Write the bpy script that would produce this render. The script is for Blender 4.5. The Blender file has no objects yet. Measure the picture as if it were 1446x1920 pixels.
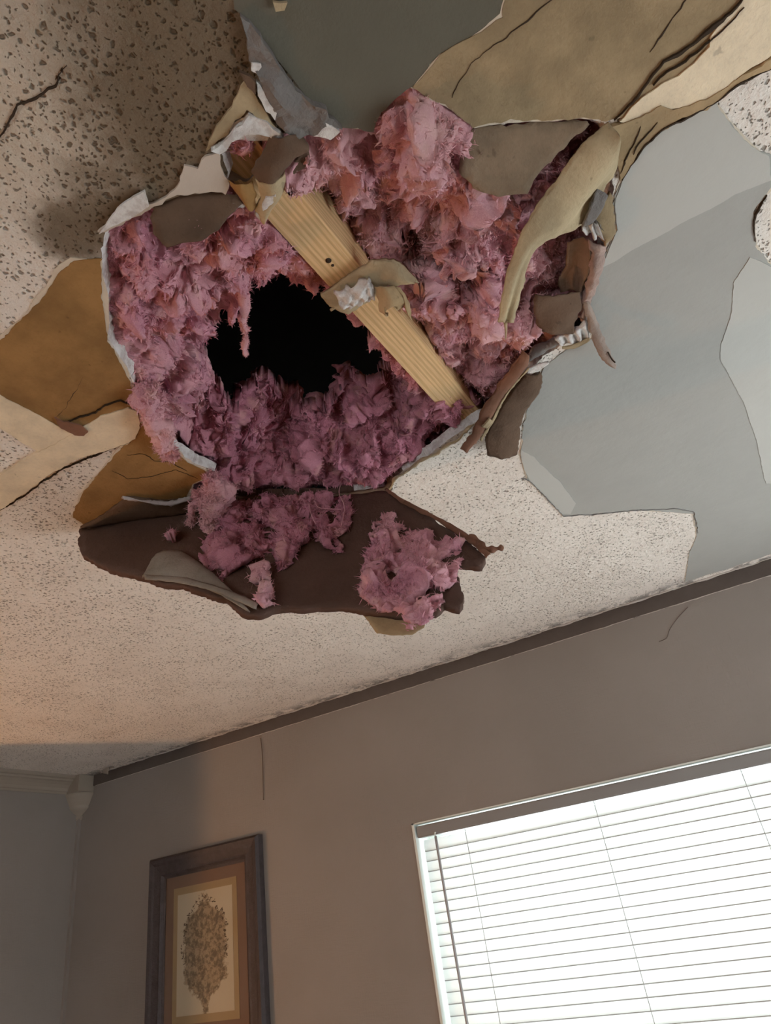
import bpy, bmesh, math, random
import numpy as np
from mathutils import Vector, Matrix
from mathutils.geometry import delaunay_2d_cdt, tessellate_polygon

random.seed(7)
rng = np.random.default_rng(7)
scene = bpy.context.scene
COL = scene.collection

# ------------------------------------------------------------------ camera
CAMZ = 1.70
CH = 0.55                      # ceiling above the lens
ZC = CAMZ + CH                 # ceiling underside
YB = 1.607                     # back wall face
XL = -2.08                     # left wall face
F = 1291.718
R = np.array([[0.84826895, -0.36583824, -0.38288662],
              [0.51121383, 0.377009, 0.77235007],
              [-0.13820349, -0.85089752, 0.5068266]])   # columns: right, down, forward
CAM = np.array([0.0, 0.0, CAMZ])
cd = bpy.data.cameras.new('camera')
cam = bpy.data.objects.new('camera', cd)
COL.objects.link(cam)
cd.sensor_fit = 'VERTICAL'
cd.sensor_height = 36.0
cd.lens = F / 1920 * 36.0
cd.clip_start = 0.01
cd.clip_end = 200
cam.matrix_world = Matrix((
    (R[0, 0], -R[0, 1], -R[0, 2], 0), (R[1, 0], -R[1, 1], -R[1, 2], 0),
    (R[2, 0], -R[2, 1], -R[2, 2], CAMZ), (0, 0, 0, 1)))
scene.camera = cam

# ------------------------------------------------------------------ light and exposure
scene.view_settings.view_transform = 'Standard'
scene.view_settings.look = 'None'
scene.view_settings.gamma = 1.0
scene.view_settings.exposure = 0.24
scene.view_settings.use_curve_mapping = False
scene.cycles.max_bounces = 10
scene.cycles.diffuse_bounces = 4
scene.cycles.transparent_max_bounces = 12
scene.cycles.sample_clamp_indirect = 6.0
scene.cycles.caustics_reflective = False
scene.cycles.caustics_refractive = False

SKY = 6.0
world = bpy.data.worlds.new('sky')
scene.world = world
world.use_nodes = True
bg = world.node_tree.nodes['Background']
bg.inputs['Color'].default_value = (0.90, 0.97, 1.0, 1)
bg.inputs['Strength'].default_value = SKY


def area_light(name, loc, target, sx, sy, power, color):
    l = bpy.data.lights.new(name, 'AREA')
    l.shape = 'RECTANGLE'; l.size = sx; l.size_y = sy
    l.energy = power; l.color = color
    o = bpy.data.objects.new(name, l)
    COL.objects.link(o)
    o.location = loc
    o.rotation_euler = (Vector(target) - Vector(loc)).to_track_quat('-Z', 'Y').to_euler()
    return o


# added fill lamps inside the right and rear walls: one tipped up, one warm
dr = area_light('upward_fill_right', (1.02, 1.15, 1.20), (0.68, 1.08, 2.25), 0.75, 0.7, 4.3, (0.90, 0.97, 1.0))
dr.data.spread = math.radians(120)
area_light('warm_fill_front', (-0.4, -2.16, 1.2), (-0.4, 0.0, 1.7), 1.1, 1.0, 1.1, (1.0, 0.62, 0.32))
# warm lamp in the next room, seen past the end of the left wall
pl = bpy.data.lights.new('lamp_glow', 'POINT')
pl.energy = 44.0; pl.color = (1.0, 0.51, 0.22); pl.shadow_soft_size = 0.035
plo = bpy.data.objects.new('lamp_glow', pl)
COL.objects.link(plo)
plo.location = (-2.50, -0.035, 1.12)


# ------------------------------------------------------------------ helpers
def ray(p):
    return R @ np.array([p[0] - 723.0, p[1] - 960.0, F])


def cp(px, py, dz=0.0):
    """point of the horizontal plane dz above the ceiling's underside"""
    v = ray((px, py))
    return CAM + v * ((CH + dz) / v[2])


def wp(px, py, off=0.0):
    """point of the plane off in front of the back wall"""
    v = ray((px, py))
    return CAM + v * ((YB - off) / v[1])


def pp(px, py, p0, n):
    v = ray((px, py))
    return CAM + v * (np.dot(p0 - CAM, n) / np.dot(v, n))


def unit(v):
    v = np.asarray(v, float)
    return v / np.linalg.norm(v)


def tag(o, label=None, cat=None, group=None, kind=None):
    if label: o['label'] = label
    if cat: o['category'] = cat
    if group: o['group'] = group
    if kind: o['kind'] = kind
    return o


def link(name, me, mat, parent=None, smooth=False):
    o = bpy.data.objects.new(name, me)
    COL.objects.link(o)
    for m in (mat if isinstance(mat, (list, tuple)) else [mat]):
        me.materials.append(m)
    if parent: o.parent = parent
    if smooth: me.polygons.foreach_set('use_smooth', [True] * len(me.polygons))
    return o


def mesh(name, verts, faces, mat, parent=None, smooth=False):
    me = bpy.data.meshes.new(name)
    me.from_pydata([tuple(map(float, v)) for v in verts], [], [tuple(map(int, f)) for f in faces])
    me.update()
    return link(name, me, mat, parent, smooth)


def np_mesh(name, V, Q, mat, parent=None, smooth=True):
    """fast mesh from arrays, Q quads (n,4) or tris (n,3)"""
    me = bpy.data.meshes.new(name)
    k = Q.shape[1]
    me.vertices.add(len(V)); me.vertices.foreach_set('co', V.astype(np.float32).ravel())
    me.loops.add(Q.size); me.loops.foreach_set('vertex_index', Q.astype(np.int32).ravel())
    me.polygons.add(len(Q))
    me.polygons.foreach_set('loop_start', np.arange(0, Q.size, k, dtype=np.int32))
    me.polygons.foreach_set('loop_total', np.full(len(Q), k, dtype=np.int32))
    me.update(calc_edges=True)
    me.validate()
    return link(name, me, mat, parent, smooth)


def empty(name, loc=(0, 0, 0)):
    o = bpy.data.objects.new(name, None)
    COL.objects.link(o)
    o.location = loc
    o.empty_display_size = 0.05
    return o


def part_of(o, root):
    """parent a mesh given in world coordinates under an empty that is not rotated"""
    o.parent = root
    o.matrix_parent_inverse = Matrix.Translation(-Vector(root.location))
    return o


def add_box(bm, lo, hi):
    vs = [bm.verts.new((x, y, z)) for x in (lo[0], hi[0]) for y in (lo[1], hi[1]) for z in (lo[2], hi[2])]
    for f in ((0, 1, 3, 2), (4, 6, 7, 5), (0, 4, 5, 1), (2, 3, 7, 6), (0, 2, 6, 4), (1, 5, 7, 3)):
        bm.faces.new([vs[i] for i in f])


def box(name, lo, hi, mat, parent=None, bevel=0.0):
    bm = bmesh.new()
    add_box(bm, lo, hi)
    bmesh.ops.recalc_face_normals(bm, faces=bm.faces)
    if bevel:
        bmesh.ops.bevel(bm, geom=list(bm.edges), offset=bevel, segments=2, affect='EDGES', profile=0.7)
    me = bpy.data.meshes.new(name)
    bm.to_mesh(me); bm.free()
    o = link(name, me, mat, None)
    if parent is not None: part_of(o, parent)
    return o


def boxes(name, lst, mat, parent=None):
    bm = bmesh.new()
    for lo, hi in lst: add_box(bm, lo, hi)
    bmesh.ops.recalc_face_normals(bm, faces=bm.faces)
    me = bpy.data.meshes.new(name)
    bm.to_mesh(me); bm.free()
    o = link(name, me, mat, None)
    if parent is not None: part_of(o, parent)
    return o


def catmull(pts, n):
    P = np.asarray(pts, float)
    if len(P) == 2:
        t = np.linspace(0, 1, n)[:, None]
        return P[0] * (1 - t) + P[1] * t
    Q = np.vstack([2 * P[0] - P[1], P, 2 * P[-1] - P[-2]])
    out = []
    for t in np.linspace(0, len(P) - 1 - 1e-9, n):
        i = int(t); u = t - i
        a, b, c, d = Q[i], Q[i + 1], Q[i + 2], Q[i + 3]
        out.append(0.5 * ((2 * b) + (c - a) * u + (2 * a - 5 * b + 4 * c - d) * u * u + (3 * b - a - 3 * c + d) * u ** 3))
    return np.array(out)


def tube(name, pts, r, mat, parent=None, seg=8, n=None, taper=None):
    P = catmull(pts, n or max(2, len(pts) * 6))
    V = []; Fc = []
    N = len(P)
    for i in range(N):
        t = unit(P[min(i + 1, N - 1)] - P[max(i - 1, 0)])
        a = unit(np.cross(t, [0.31, 0.77, 0.55])); b = np.cross(t, a)
        rr = r * (taper(i / (N - 1)) if taper else 1.0)
        for k in range(seg):
            w = 2 * math.pi * k / seg
            V.append(P[i] + rr * (math.cos(w) * a + math.sin(w) * b))
    for i in range(N - 1):
        for k in range(seg):
            Fc.append((i * seg + k, i * seg + (k + 1) % seg, (i + 1) * seg + (k + 1) % seg, (i + 1) * seg + k))
    Fc.append(tuple(range(seg - 1, -1, -1))); Fc.append(tuple((N - 1) * seg + k for k in range(seg)))
    return mesh(name, V, Fc, mat, parent, True)


# --- noise (numpy gradient noise)
_perm = rng.permutation(256)
_perm = np.concatenate([_perm, _perm, _perm])
_grad = rng.normal(size=(256, 3)); _grad /= np.linalg.norm(_grad, axis=1)[:, None]


def noise3(P):
    P = np.asarray(P, float)
    I = np.floor(P).astype(np.int64); f = P - I; I &= 255
    u = f * f * f * (f * (f * 6 - 15) + 10)
    res = np.zeros(len(P))
    for dx in (0, 1):
        wx = u[:, 0] if dx else 1 - u[:, 0]
        for dy in (0, 1):
            wy = u[:, 1] if dy else 1 - u[:, 1]
            for dz in (0, 1):
                wz = u[:, 2] if dz else 1 - u[:, 2]
                h = _perm[_perm[_perm[(I[:, 0] + dx) & 255] + ((I[:, 1] + dy) & 255)] + ((I[:, 2] + dz) & 255)]
                g = _grad[h]
                res += wx * wy * wz * (g[:, 0] * (f[:, 0] - dx) + g[:, 1] * (f[:, 1] - dy) + g[:, 2] * (f[:, 2] - dz))
    return res * 1.6


def vnoise(P):
    return np.stack([noise3(P), noise3(P + 37.7), noise3(P + 91.3)], 1)


def roughen(poly, step=0.004, amp=0.0025, seed=0, closed=True):
    """walk along a 3-D outline in small steps and let it wander like a torn edge"""
    P = [np.asarray(p, float) for p in poly]
    out = []
    n = len(P)
    for i in range(n if closed else n - 1):
        a, b = P[i], P[(i + 1) % n]
        k = max(1, int(np.linalg.norm(b - a) / step))
        for j in range(k): out.append(a + (b - a) * j / k)
    if not closed: out.append(P[-1])
    out = np.array(out)
    nz = vnoise(out * 38 + seed) * amp * 1.4 + vnoise(out * 130 + seed * 3.1) * amp * 0.8 + vnoise(out * 420 + seed * 7.7) * amp * 0.55
    return out + nz


def inside(poly, X, Y):
    poly = np.asarray(poly)
    r = np.zeros(len(X), bool)
    n = len(poly); j = n - 1
    for i in range(n):
        xi, yi = poly[i][0], poly[i][1]; xj, yj = poly[j][0], poly[j][1]
        c = ((yi > Y) != (yj > Y)) & (X < (xj - xi) * (Y - yi) / (yj - yi + 1e-15) + xi)
        r ^= c; j = i
    return r


def edge_dist(poly, X, Y):
    d = np.full(len(X), 1e9)
    poly = np.asarray(poly)[:, :2]
    for i in range(len(poly)):
        a = poly[i]; b = poly[(i + 1) % len(poly)]
        ab = b - a; L = ab @ ab + 1e-12
        t = np.clip(((X - a[0]) * ab[0] + (Y - a[1]) * ab[1]) / L, 0, 1)
        d = np.minimum(d, np.hypot(X - a[0] - t * ab[0], Y - a[1] - t * ab[1]))
    return d


def sheet(name, outline, o, u, v, mat, parent=None, res=0.006, disp=None, thick=0.0012, rough=0.0018, seed=0, smooth=True, step=0.004):
    """a torn sheet: outline (3-D points on the plane o,u,v) filled with a fine mesh, bent along its normal, given thickness"""
    u = unit(u); v = unit(v - u * np.dot(u, v)); n = np.cross(u, v)
    o = np.asarray(o, float)
    P = np.array([[np.dot(p - o, u), np.dot(p - o, v), 0.0] for p in outline])
    if rough: P = roughen(P, step, rough, seed)
    P2 = P[:, :2]
    lo = P2.min(0); hi = P2.max(0)
    gx, gy = np.meshgrid(np.arange(lo[0], hi[0], res), np.arange(lo[1], hi[1], res))
    gx = gx.ravel(); gy = gy.ravel()
    keep = inside(P2, gx, gy)
    keep[keep] = edge_dist(P2, gx[keep], gy[keep]) > res * 0.45
    pts = [Vector((float(a), float(b))) for a, b in P2] + [Vector((float(a), float(b))) for a, b in zip(gx[keep], gy[keep])]
    nb = len(P2)
    vo, eo, fo, *_ = delaunay_2d_cdt(pts, [], [list(range(nb))], 1, 1e-7)
    A = np.array([[q.x, q.y] for q in vo])
    d = disp(A[:, 0], A[:, 1]) if disp else np.zeros(len(A))
    V = o + A[:, :1] * u + A[:, 1:2] * v + np.asarray(d)[:, None] * n
    # thickness: duplicate below, stitch the rim
    tri = [list(f) for f in fo]
    V2 = V - n * thick
    k = len(V)
    cnt = {}
    for f in tri:
        for i in range(len(f)):
            e = (f[i], f[(i + 1) % len(f)])
            cnt[e] = cnt.get(e, 0) + 1
    faces = [tuple(f) for f in tri] + [tuple(i + k for i in reversed(f)) for f in tri]
    for (a, b) in list(cnt):
        if (b, a) not in cnt: faces.append((b, a, a + k, b + k))
    ob = mesh(name, np.vstack([V, V2]), faces, mat, parent, smooth)
    return ob


UX = np.array([1.0, 0, 0]); UY = np.array([0, 1.0, 0]); UZ = np.array([0, 0, 1.0])


def patch(name, px, mat, parent, drop=0.0008, thick=0.002, rough=0.002, seed=0, res=0.012, wav=0.0, wf=25.0, rim=0.0, label=None, kind=None):
    """a layer lying flat against the ceiling; drop is how far its face stands below the ceiling"""
    out = [cp(*p) for p in px]
    if rim:
        q = np.array([p[:2] for p in roughen(out, .006, 0)])
        if np.sum(q[:, 0] * np.roll(q[:, 1], -1) - np.roll(q[:, 0], -1) * q[:, 1]) < 0: q = q[::-1]
        nx = np.roll(q, -1, 0) - np.roll(q, 1, 0); nx /= np.linalg.norm(nx, axis=1)[:, None] + 1e-9
        w = rim * np.clip(.6 + 1.2 * noise3(np.c_[q * 28, np.full(len(q), seed + 3.0)]), .05, 1.6)
        q = q + np.stack([nx[:, 1], -nx[:, 0]], 1) * w[:, None]
        sheet('pale_torn_rim', [np.array([a, b, ZC - drop + .0005]) for a, b in q], np.array([0, 0, ZC - drop + .0005]), UX, -UY, M_RIM, parent, .02, None, thick, .0006, seed + 50, smooth=False, step=.003)
    o = np.array([0, 0, ZC - drop])
    f = None
    if wav:
        def f(a, b): return wav * noise3(np.stack([a * wf, b * wf, a * 0 + seed], 1))
    # UX x -UY = -UZ : normal down
    ob = sheet(name, [np.array([p[0], p[1], ZC - drop]) for p in out], o, UX, -UY, mat, parent, res, f, thick, rough, seed, smooth=False)
    if label: ob['label'] = label
    return ob


def hang(name, px, hinge_a, hinge_b, tilt, mat, parent=None, rough=0.0018, seed=0, res=0.006, disp=None, thick=0.0015, z0=0.0):
    """a sheet hanging from the line between two ceiling points, tilt degrees below the ceiling (towards the camera)"""
    a = cp(*hinge_a, z0); b = cp(*hinge_b, z0)
    h = unit(b - a)
    perp = np.cross(h, UZ)
    if np.dot(perp, CAM - a) < 0: perp = -perp
    t = math.radians(tilt)
    d = perp * math.cos(t) - UZ * math.sin(t)
    n = np.cross(h, d)
    pts = [pp(p[0], p[1], a, n) for p in px]
    if np.dot(np.cross(h, d), CAM - a) < 0: h = -h
    return sheet(name, pts, a, h, d, mat, parent, res, disp, thick, rough, seed)


def loft(name, railA, railB, mat, parent=None, n=40, m=12, bulge=None, thick=0.0012, jit=0.0012, seed=0):
    A = catmull(railA, n); B = catmull(railB, n)
    V = np.zeros((n, m, 3))
    for i in range(n):
        t = np.linspace(0, 1, m)[:, None]
        V[i] = A[i] * (1 - t) + B[i] * t
    tang = np.gradient(V, axis=0); cross = np.gradient(V, axis=1)
    nn = np.cross(tang, cross); nn /= (np.linalg.norm(nn, axis=2, keepdims=True) + 1e-12)
    tocam = CAM - V
    if (nn * tocam).sum() < 0: nn = -nn
    if bulge is not None:
        s, t = np.meshgrid(np.linspace(0, 1, n), np.linspace(0, 1, m), indexing='ij')
        V = V + nn * bulge(s, t)[..., None]
    flat = V.reshape(-1, 3)
    jn = vnoise(flat * 160 + seed) * jit
    edge = np.zeros((n, m)); edge[:, 0] = edge[:, -1] = 1; edge[0] = edge[-1] = 1
    flat = flat + jn * edge.reshape(-1, 1) + vnoise(flat * 45 + seed) * jit * 0.6
    flat2 = flat - nn.reshape(-1, 3) * thick
    k = n * m
    faces = []
    for i in range(n - 1):
        for j in range(m - 1):
            q = (i * m + j, i * m + j + 1, (i + 1) * m + j + 1, (i + 1) * m + j)
            faces.append(q); faces.append(tuple(x + k for x in reversed(q)))
    rim = [(0, j) for j in range(m)] + [(i, m - 1) for i in range(1, n)] + [(n - 1, j) for j in range(m - 2, -1, -1)] + [(i, 0) for i in range(n - 2, 0, -1)]
    rim = [i * m + j for i, j in rim]
    for a, b in zip(rim, rim[1:] + rim[:1]): faces.append((b, a, a + k, b + k))
    ob = mesh(name, np.vstack([flat, flat2]), faces, mat, parent, True)
    return ob


# ------------------------------------------------------------------ materials
class NT:
    def __init__(self, name):
        self.m = bpy.data.materials.new(name); self.m.use_nodes = True
        self.t = self.m.node_tree; self.n = self.t.nodes; self.l = self.t.links
        self.b = self.n['Principled BSDF']; self.out = self.n['Material Output']
        self.g = self.n.new('ShaderNodeNewGeometry')

    def node(self, typ, **kw):
        x = self.n.new(typ)
        for k, v in kw.items(): setattr(x, k, v)
        return x

    def set(self, sock, v):
        if hasattr(v, 'is_output') or isinstance(v, bpy.types.NodeSocket): self.l.new(v, sock)
        elif isinstance(v, (tuple, list)) and len(v) == 3 and sock.type == 'RGBA': sock.default_value = (*v, 1)
        else: sock.default_value = v

    def noise(self, scale, detail=4, rough=0.5, vec=None, dist=0.0):
        x = self.node('ShaderNodeTexNoise')
        x.inputs['Scale'].default_value = scale; x.inputs['Detail'].default_value = detail
        x.inputs['Roughness'].default_value = rough; x.inputs['Distortion'].default_value = dist
        self.l.new(vec or self.g.outputs['Position'], x.inputs['Vector'])
        return x.outputs['Fac']

    def math(self, op, a, b=0.0, c=None):
        x = self.node('ShaderNodeMath', operation=op)
        self.set(x.inputs[0], a); self.set(x.inputs[1], b)
        if c is not None: self.set(x.inputs[2], c)
        return x.outputs[0]

    def ramp(self, v, a, b, oa=0.0, ob=1.0):
        x = self.node('ShaderNodeMapRange', interpolation_type='SMOOTHSTEP')
        self.set(x.inputs['Value'], v)
        for k, q in (('From Min', a), ('From Max', b), ('To Min', oa), ('To Max', ob)): self.set(x.inputs[k], q)
        return x.outputs['Result']

    def mix(self, f, a, b):
        x = self.node('ShaderNodeMix', data_type='RGBA')
        self.set(x.inputs[0], f); self.set(x.inputs[6], a); self.set(x.inputs[7], b)
        return x.outputs[2]

    def scaled(self, s):
        x = self.node('ShaderNodeVectorMath', operation='MULTIPLY')
        self.l.new(self.g.outputs['Position'], x.inputs[0]); x.inputs[1].default_value = s
        return x.outputs[0]

    def bump(self, h, dist, strength=1.0):
        x = self.node('ShaderNodeBump')
        x.inputs['Distance'].default_value = dist; x.inputs['Strength'].default_value = strength
        self.l.new(h, x.inputs['Height']); self.l.new(x.outputs[0], self.b.inputs['Normal'])

    def base(self, c, rough=0.9, spec=0.2):
        self.set(self.b.inputs['Base Color'], c)
        self.b.inputs['Roughness'].default_value = rough
        self.b.inputs['Specular IOR Level'].default_value = spec


def plain(name, c, rough=0.8, var=0.12, scale=30, bump=0.0, bscale=200, spec=0.25):
    t = NT(name)
    lo = tuple(x * (1 - var) for x in c); hi = tuple(min(1, x * (1 + var)) for x in c)
    t.base(t.mix(t.noise(scale, 5, 0.6), lo, hi), rough, spec)
    if bump: t.bump(t.noise(bscale, 4, 0.6), bump)
    return t.m


def mat_coat():
    t = NT('pitted_ceiling_coat')
    pos = t.g.outputs['Position']
    # wandering coordinates so that no pit is round
    nv = t.node('ShaderNodeTexNoise'); nv.inputs['Scale'].default_value = 150; nv.inputs['Detail'].default_value = 2
    t.l.new(pos, nv.inputs['Vector'])
    sub = t.node('ShaderNodeVectorMath', operation='SUBTRACT'); t.l.new(nv.outputs['Color'], sub.inputs[0]); sub.inputs[1].default_value = (.5, .5, .5)
    scl = t.node('ShaderNodeVectorMath', operation='SCALE'); t.l.new(sub.outputs[0], scl.inputs[0]); scl.inputs['Scale'].default_value = 0.007
    add = t.node('ShaderNodeVectorMath', operation='ADD'); t.l.new(pos, add.inputs[0]); t.l.new(scl.outputs[0], add.inputs[1])
    # water stain near the corner above the hole: brown, with a ragged outline of its own
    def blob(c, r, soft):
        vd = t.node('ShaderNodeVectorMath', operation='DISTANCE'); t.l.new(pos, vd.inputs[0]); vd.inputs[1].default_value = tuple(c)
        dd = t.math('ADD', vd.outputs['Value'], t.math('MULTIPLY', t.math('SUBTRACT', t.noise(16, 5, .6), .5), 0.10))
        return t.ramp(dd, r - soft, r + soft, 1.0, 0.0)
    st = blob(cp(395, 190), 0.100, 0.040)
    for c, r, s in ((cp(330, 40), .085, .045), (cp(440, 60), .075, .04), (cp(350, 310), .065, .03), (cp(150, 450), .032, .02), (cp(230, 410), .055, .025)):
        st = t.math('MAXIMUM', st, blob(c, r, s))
    wide = blob(cp(180, 120), .17, .08)  # broad tint: dimness of the upper-left ceiling put into the colour
    pits = None
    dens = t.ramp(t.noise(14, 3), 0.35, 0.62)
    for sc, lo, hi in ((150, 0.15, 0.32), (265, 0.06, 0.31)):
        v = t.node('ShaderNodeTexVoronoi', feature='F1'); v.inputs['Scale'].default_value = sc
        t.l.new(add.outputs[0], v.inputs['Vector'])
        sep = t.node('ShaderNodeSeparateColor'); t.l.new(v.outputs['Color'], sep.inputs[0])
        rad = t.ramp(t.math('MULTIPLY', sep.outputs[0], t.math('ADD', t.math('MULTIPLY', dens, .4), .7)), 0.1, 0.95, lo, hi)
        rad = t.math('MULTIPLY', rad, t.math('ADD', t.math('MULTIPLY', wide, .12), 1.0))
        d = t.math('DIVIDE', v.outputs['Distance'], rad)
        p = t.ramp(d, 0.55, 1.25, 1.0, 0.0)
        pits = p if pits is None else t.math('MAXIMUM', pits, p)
    tone = t.mix(t.ramp(t.noise(9, 5, .6), .35, .7), (.90, .84, .77), (.83, .765, .695))
    tone = t.mix(t.math('MULTIPLY', wide, .6), tone, (.48, .385, .27))
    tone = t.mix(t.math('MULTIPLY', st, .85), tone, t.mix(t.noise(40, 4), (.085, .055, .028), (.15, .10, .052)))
    # mildew along the wall line
    sp = t.node('ShaderNodeSeparateXYZ'); t.l.new(pos, sp.inputs[0])
    band = t.ramp(sp.outputs[1], YB - .075, YB - .004)
    mil = t.math('MULTIPLY', band, t.ramp(t.noise(26, 6, .75), .45, .56))
    tone = t.mix(t.math('MULTIPLY', mil, .75), tone, (.07, .06, .055))
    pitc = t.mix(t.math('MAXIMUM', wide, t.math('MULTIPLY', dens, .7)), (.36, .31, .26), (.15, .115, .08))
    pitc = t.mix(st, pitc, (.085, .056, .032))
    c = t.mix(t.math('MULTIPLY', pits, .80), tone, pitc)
    t.base(c, .95, .1)
    h = t.math('ADD', t.math('MULTIPLY', pits, -1.0), t.math('MULTIPLY', t.noise(260, 5, .65), .7))
    h = t.math('ADD', h, t.math('MULTIPLY', t.noise(70, 4), 1.6))
    t.bump(h, 0.0028)
    return t.m


def mat_paper(name, c, streak=True, var=.22, spots=True):
    t = NT(name)
    a = t.noise(18, 6, .6)
    col = t.mix(t.ramp(a, .3, .7), tuple(x * (1 - var) for x in c), tuple(min(1, x * (1 + var)) for x in c))
    fib = t.noise(1.0, 4, .6, vec=t.scaled((330, 300, 330)))
    col = t.mix(t.math('MULTIPLY', t.ramp(fib, .45, .75), .16), col, tuple(x * .55 for x in c))
    if spots:
        col = t.mix(t.math('MULTIPLY', t.ramp(t.noise(85, 2), .70, .76), .45), col, tuple(x * .42 for x in c))
    t.base(col, .88, .2)
    t.bump(t.math('ADD', fib, t.math('MULTIPLY', t.noise(120, 4), 1.5)), 0.0006)
    return t.m


def mat_wood():
    t = NT('joist_wood')
    d = t.noise(1.0, 3, .5, vec=t.scaled((14, 1.6, 14)), dist=.4)
    sp = t.node('ShaderNodeSeparateXYZ'); t.l.new(t.g.outputs['Position'], sp.inputs[0])
    x = t.math('ADD', sp.outputs[0], t.math('MULTIPLY', sp.outputs[2], .55))
    r = t.math('SINE', t.math('MULTIPLY', t.math('ADD', x, t.math('MULTIPLY', d, .030)), 1300.0))
    col = t.mix(t.ramp(r, -.6, 1.0), (.80, .56, .30), (.66, .44, .215))
    fine = t.noise(1.0, 4, .6, vec=t.scaled((900, 25, 900)))
    col = t.mix(t.math('MULTIPLY', t.ramp(fine, .4, .7), .3), col, (.26, .16, .085))
    col = t.mix(t.ramp(t.noise(60, 2), .74, .78), col, (.08, .05, .03))
    t.base(col, .7, .3)
    t.bump(fine, 0.0004)
    return t.m


def mat_fluff(name, a, b, c):
    t = NT(name)
    n1 = t.ramp(t.noise(16, 3), .38, .62)
    col = t.mix(n1, a, b)
    col = t.mix(t.ramp(t.noise(38, 3), .52, .70), col, c)
    col = t.mix(t.math('MULTIPLY', t.ramp(t.noise(420, 4, .75, dist=2.0), .42, .66), .5), col, tuple(min(1, x * 1.2 + .08) for x in a))
    t.base(col, 1.0, .05)
    t.b.inputs['Sheen Weight'].default_value = .15
    wl = t.math('ADD', t.noise(330, 5, .7, dist=2.0), t.math('MULTIPLY', t.noise(900, 3, .7, dist=1.5), .6))
    t.bump(wl, .0006)
    tr = t.node('ShaderNodeBsdfTranslucent'); t.l.new(col, tr.inputs['Color'])
    mx = t.node('ShaderNodeMixShader'); mx.inputs[0].default_value = .14
    t.l.new(t.b.outputs[0], mx.inputs[1]); t.l.new(tr.outputs[0], mx.inputs[2])
    t.l.new(mx.outputs[0], t.out.inputs['Surface'])
    return t.m


def mat_slat():
    t = NT('white_slat')
    t.base((.86, .88, .86), .45, .4)
    tr = t.node('ShaderNodeBsdfTranslucent'); tr.inputs['Color'].default_value = (.90, .95, .93, 1)
    mx = t.node('ShaderNodeMixShader'); mx.inputs[0].default_value = .20
    t.l.new(t.b.outputs[0], mx.inputs[1]); t.l.new(tr.outputs[0], mx.inputs[2])
    t.l.new(mx.outputs[0], t.out.inputs['Surface'])
    return t.m


def mat_glass(name, refl=.06, rough=.0):
    t = NT(name)
    tp = t.node('ShaderNodeBsdfTransparent'); gl = t.node('ShaderNodeBsdfGlossy'); gl.inputs['Roughness'].default_value = rough
    lw = t.node('ShaderNodeLayerWeight'); lw.inputs[0].default_value = .5
    fr = t.math('ADD', t.math('MULTIPLY', t.math('POWER', lw.outputs['Facing'], 5.0), .6), .04)
    mx = t.node('ShaderNodeMixShader')
    t.l.new(fr, mx.inputs[0]); t.l.new(tp.outputs[0], mx.inputs[1]); t.l.new(gl.outputs[0], mx.inputs[2])
    t.l.new(mx.outputs[0], t.out.inputs['Surface'])
    return t.m


def mat_wall():
    t = NT('taupe_wall_paint')
    c = t.mix(t.ramp(t.noise(3, 4), .35, .65), (.272, .243, .224), (.296, .264, .244))
    c = t.mix(t.math('MULTIPLY', t.ramp(t.noise(30, 5, .7), .68, .8), .4), c, (.25, .21, .18))
    t.base(c, .75, .25)
    weave = t.math('ADD', t.noise(1, 3, .6, vec=t.scaled((260, 260, 40))), t.noise(1, 3, .6, vec=t.scaled((40, 40, 260))))
    t.bump(weave, .0006)
    return t.m


def mat_gypsum():
    t = NT('white_gypsum')
    t.base(t.mix(t.ramp(t.noise(70, 5, .65), .4, .66), (.86, .86, .85), (.62, .58, .56)), .95, .1)
    t.bump(t.noise(240, 5, .7), .0025)
    return t.m


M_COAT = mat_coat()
M_TAN = mat_paper('torn_tan_paper', (.40, .29, .165))
M_ORANGE = mat_paper('torn_orange_paper', (.31, .175, .066))
M_OLIVE = mat_paper('tan_olive_paper', (.34, .255, .15))
M_DARKPAPER = mat_paper('dark_brown_paper', (.135, .086, .058))
M_BACKPAPER = mat_paper('brown_board_back', (.118, .070, .055), var=.14)
M_GREYPAPER = mat_paper('grey_paper', (.30, .265, .225))
M_RUST = mat_paper('rust_paper', (.24, .122, .080))
M_CURL = mat_paper('pale_tan_paper', (.46, .37, .235))
M_GYP = mat_gypsum()
M_GYPGREY = plain('dusty_gypsum', (.46, .42, .42), .95, .35, 60, .002, 200)
M_SLATE = plain('grey_bare_board', (.140, .132, .104), .9, .14, 14, .0006, 300)
M_GREYWRAP = plain('wrinkled_grey_skin', (.20, .185, .175), .8, .35, 60, .004, 90)
M_PLASTER = plain('grey_skim_plaster', (.38, .378, .352), .8, .07, 22, .0012, 60)
M_PLASTER2 = plain('pale_skim_plaster', (.49, .488, .455), .8, .05, 18, .0008, 50)
M_TAPE = mat_paper('cream_joint_tape', (.78, .66, .48), var=.14)
M_RIM = plain('pale_feathered_paper', (.66, .58, .47), .9, .12, 60, .001, 200)
M_CRACK = plain('dark_crack', (.045, .030, .020), .95, .3, 80)
M_WOOD = mat_wood()
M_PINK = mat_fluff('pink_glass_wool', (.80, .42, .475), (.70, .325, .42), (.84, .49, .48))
M_PINK_SHADE = mat_fluff('shaded_pink_wool', (.63, .275, .345), (.54, .215, .295), (.70, .36, .37))  # darker copy of the pink wool; far-side shade put into its colour
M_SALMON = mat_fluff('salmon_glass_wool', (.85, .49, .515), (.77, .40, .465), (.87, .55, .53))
M_WALL = mat_wall()
M_STRIP = plain('dark_bare_panel', (.115, .095, .085), .7, .25, 20, .0004, 150)
M_CREAM = plain('cream_trim_paint', (.33, .28, .23), .5, .06, 20, .0002, 120, .4)
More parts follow.
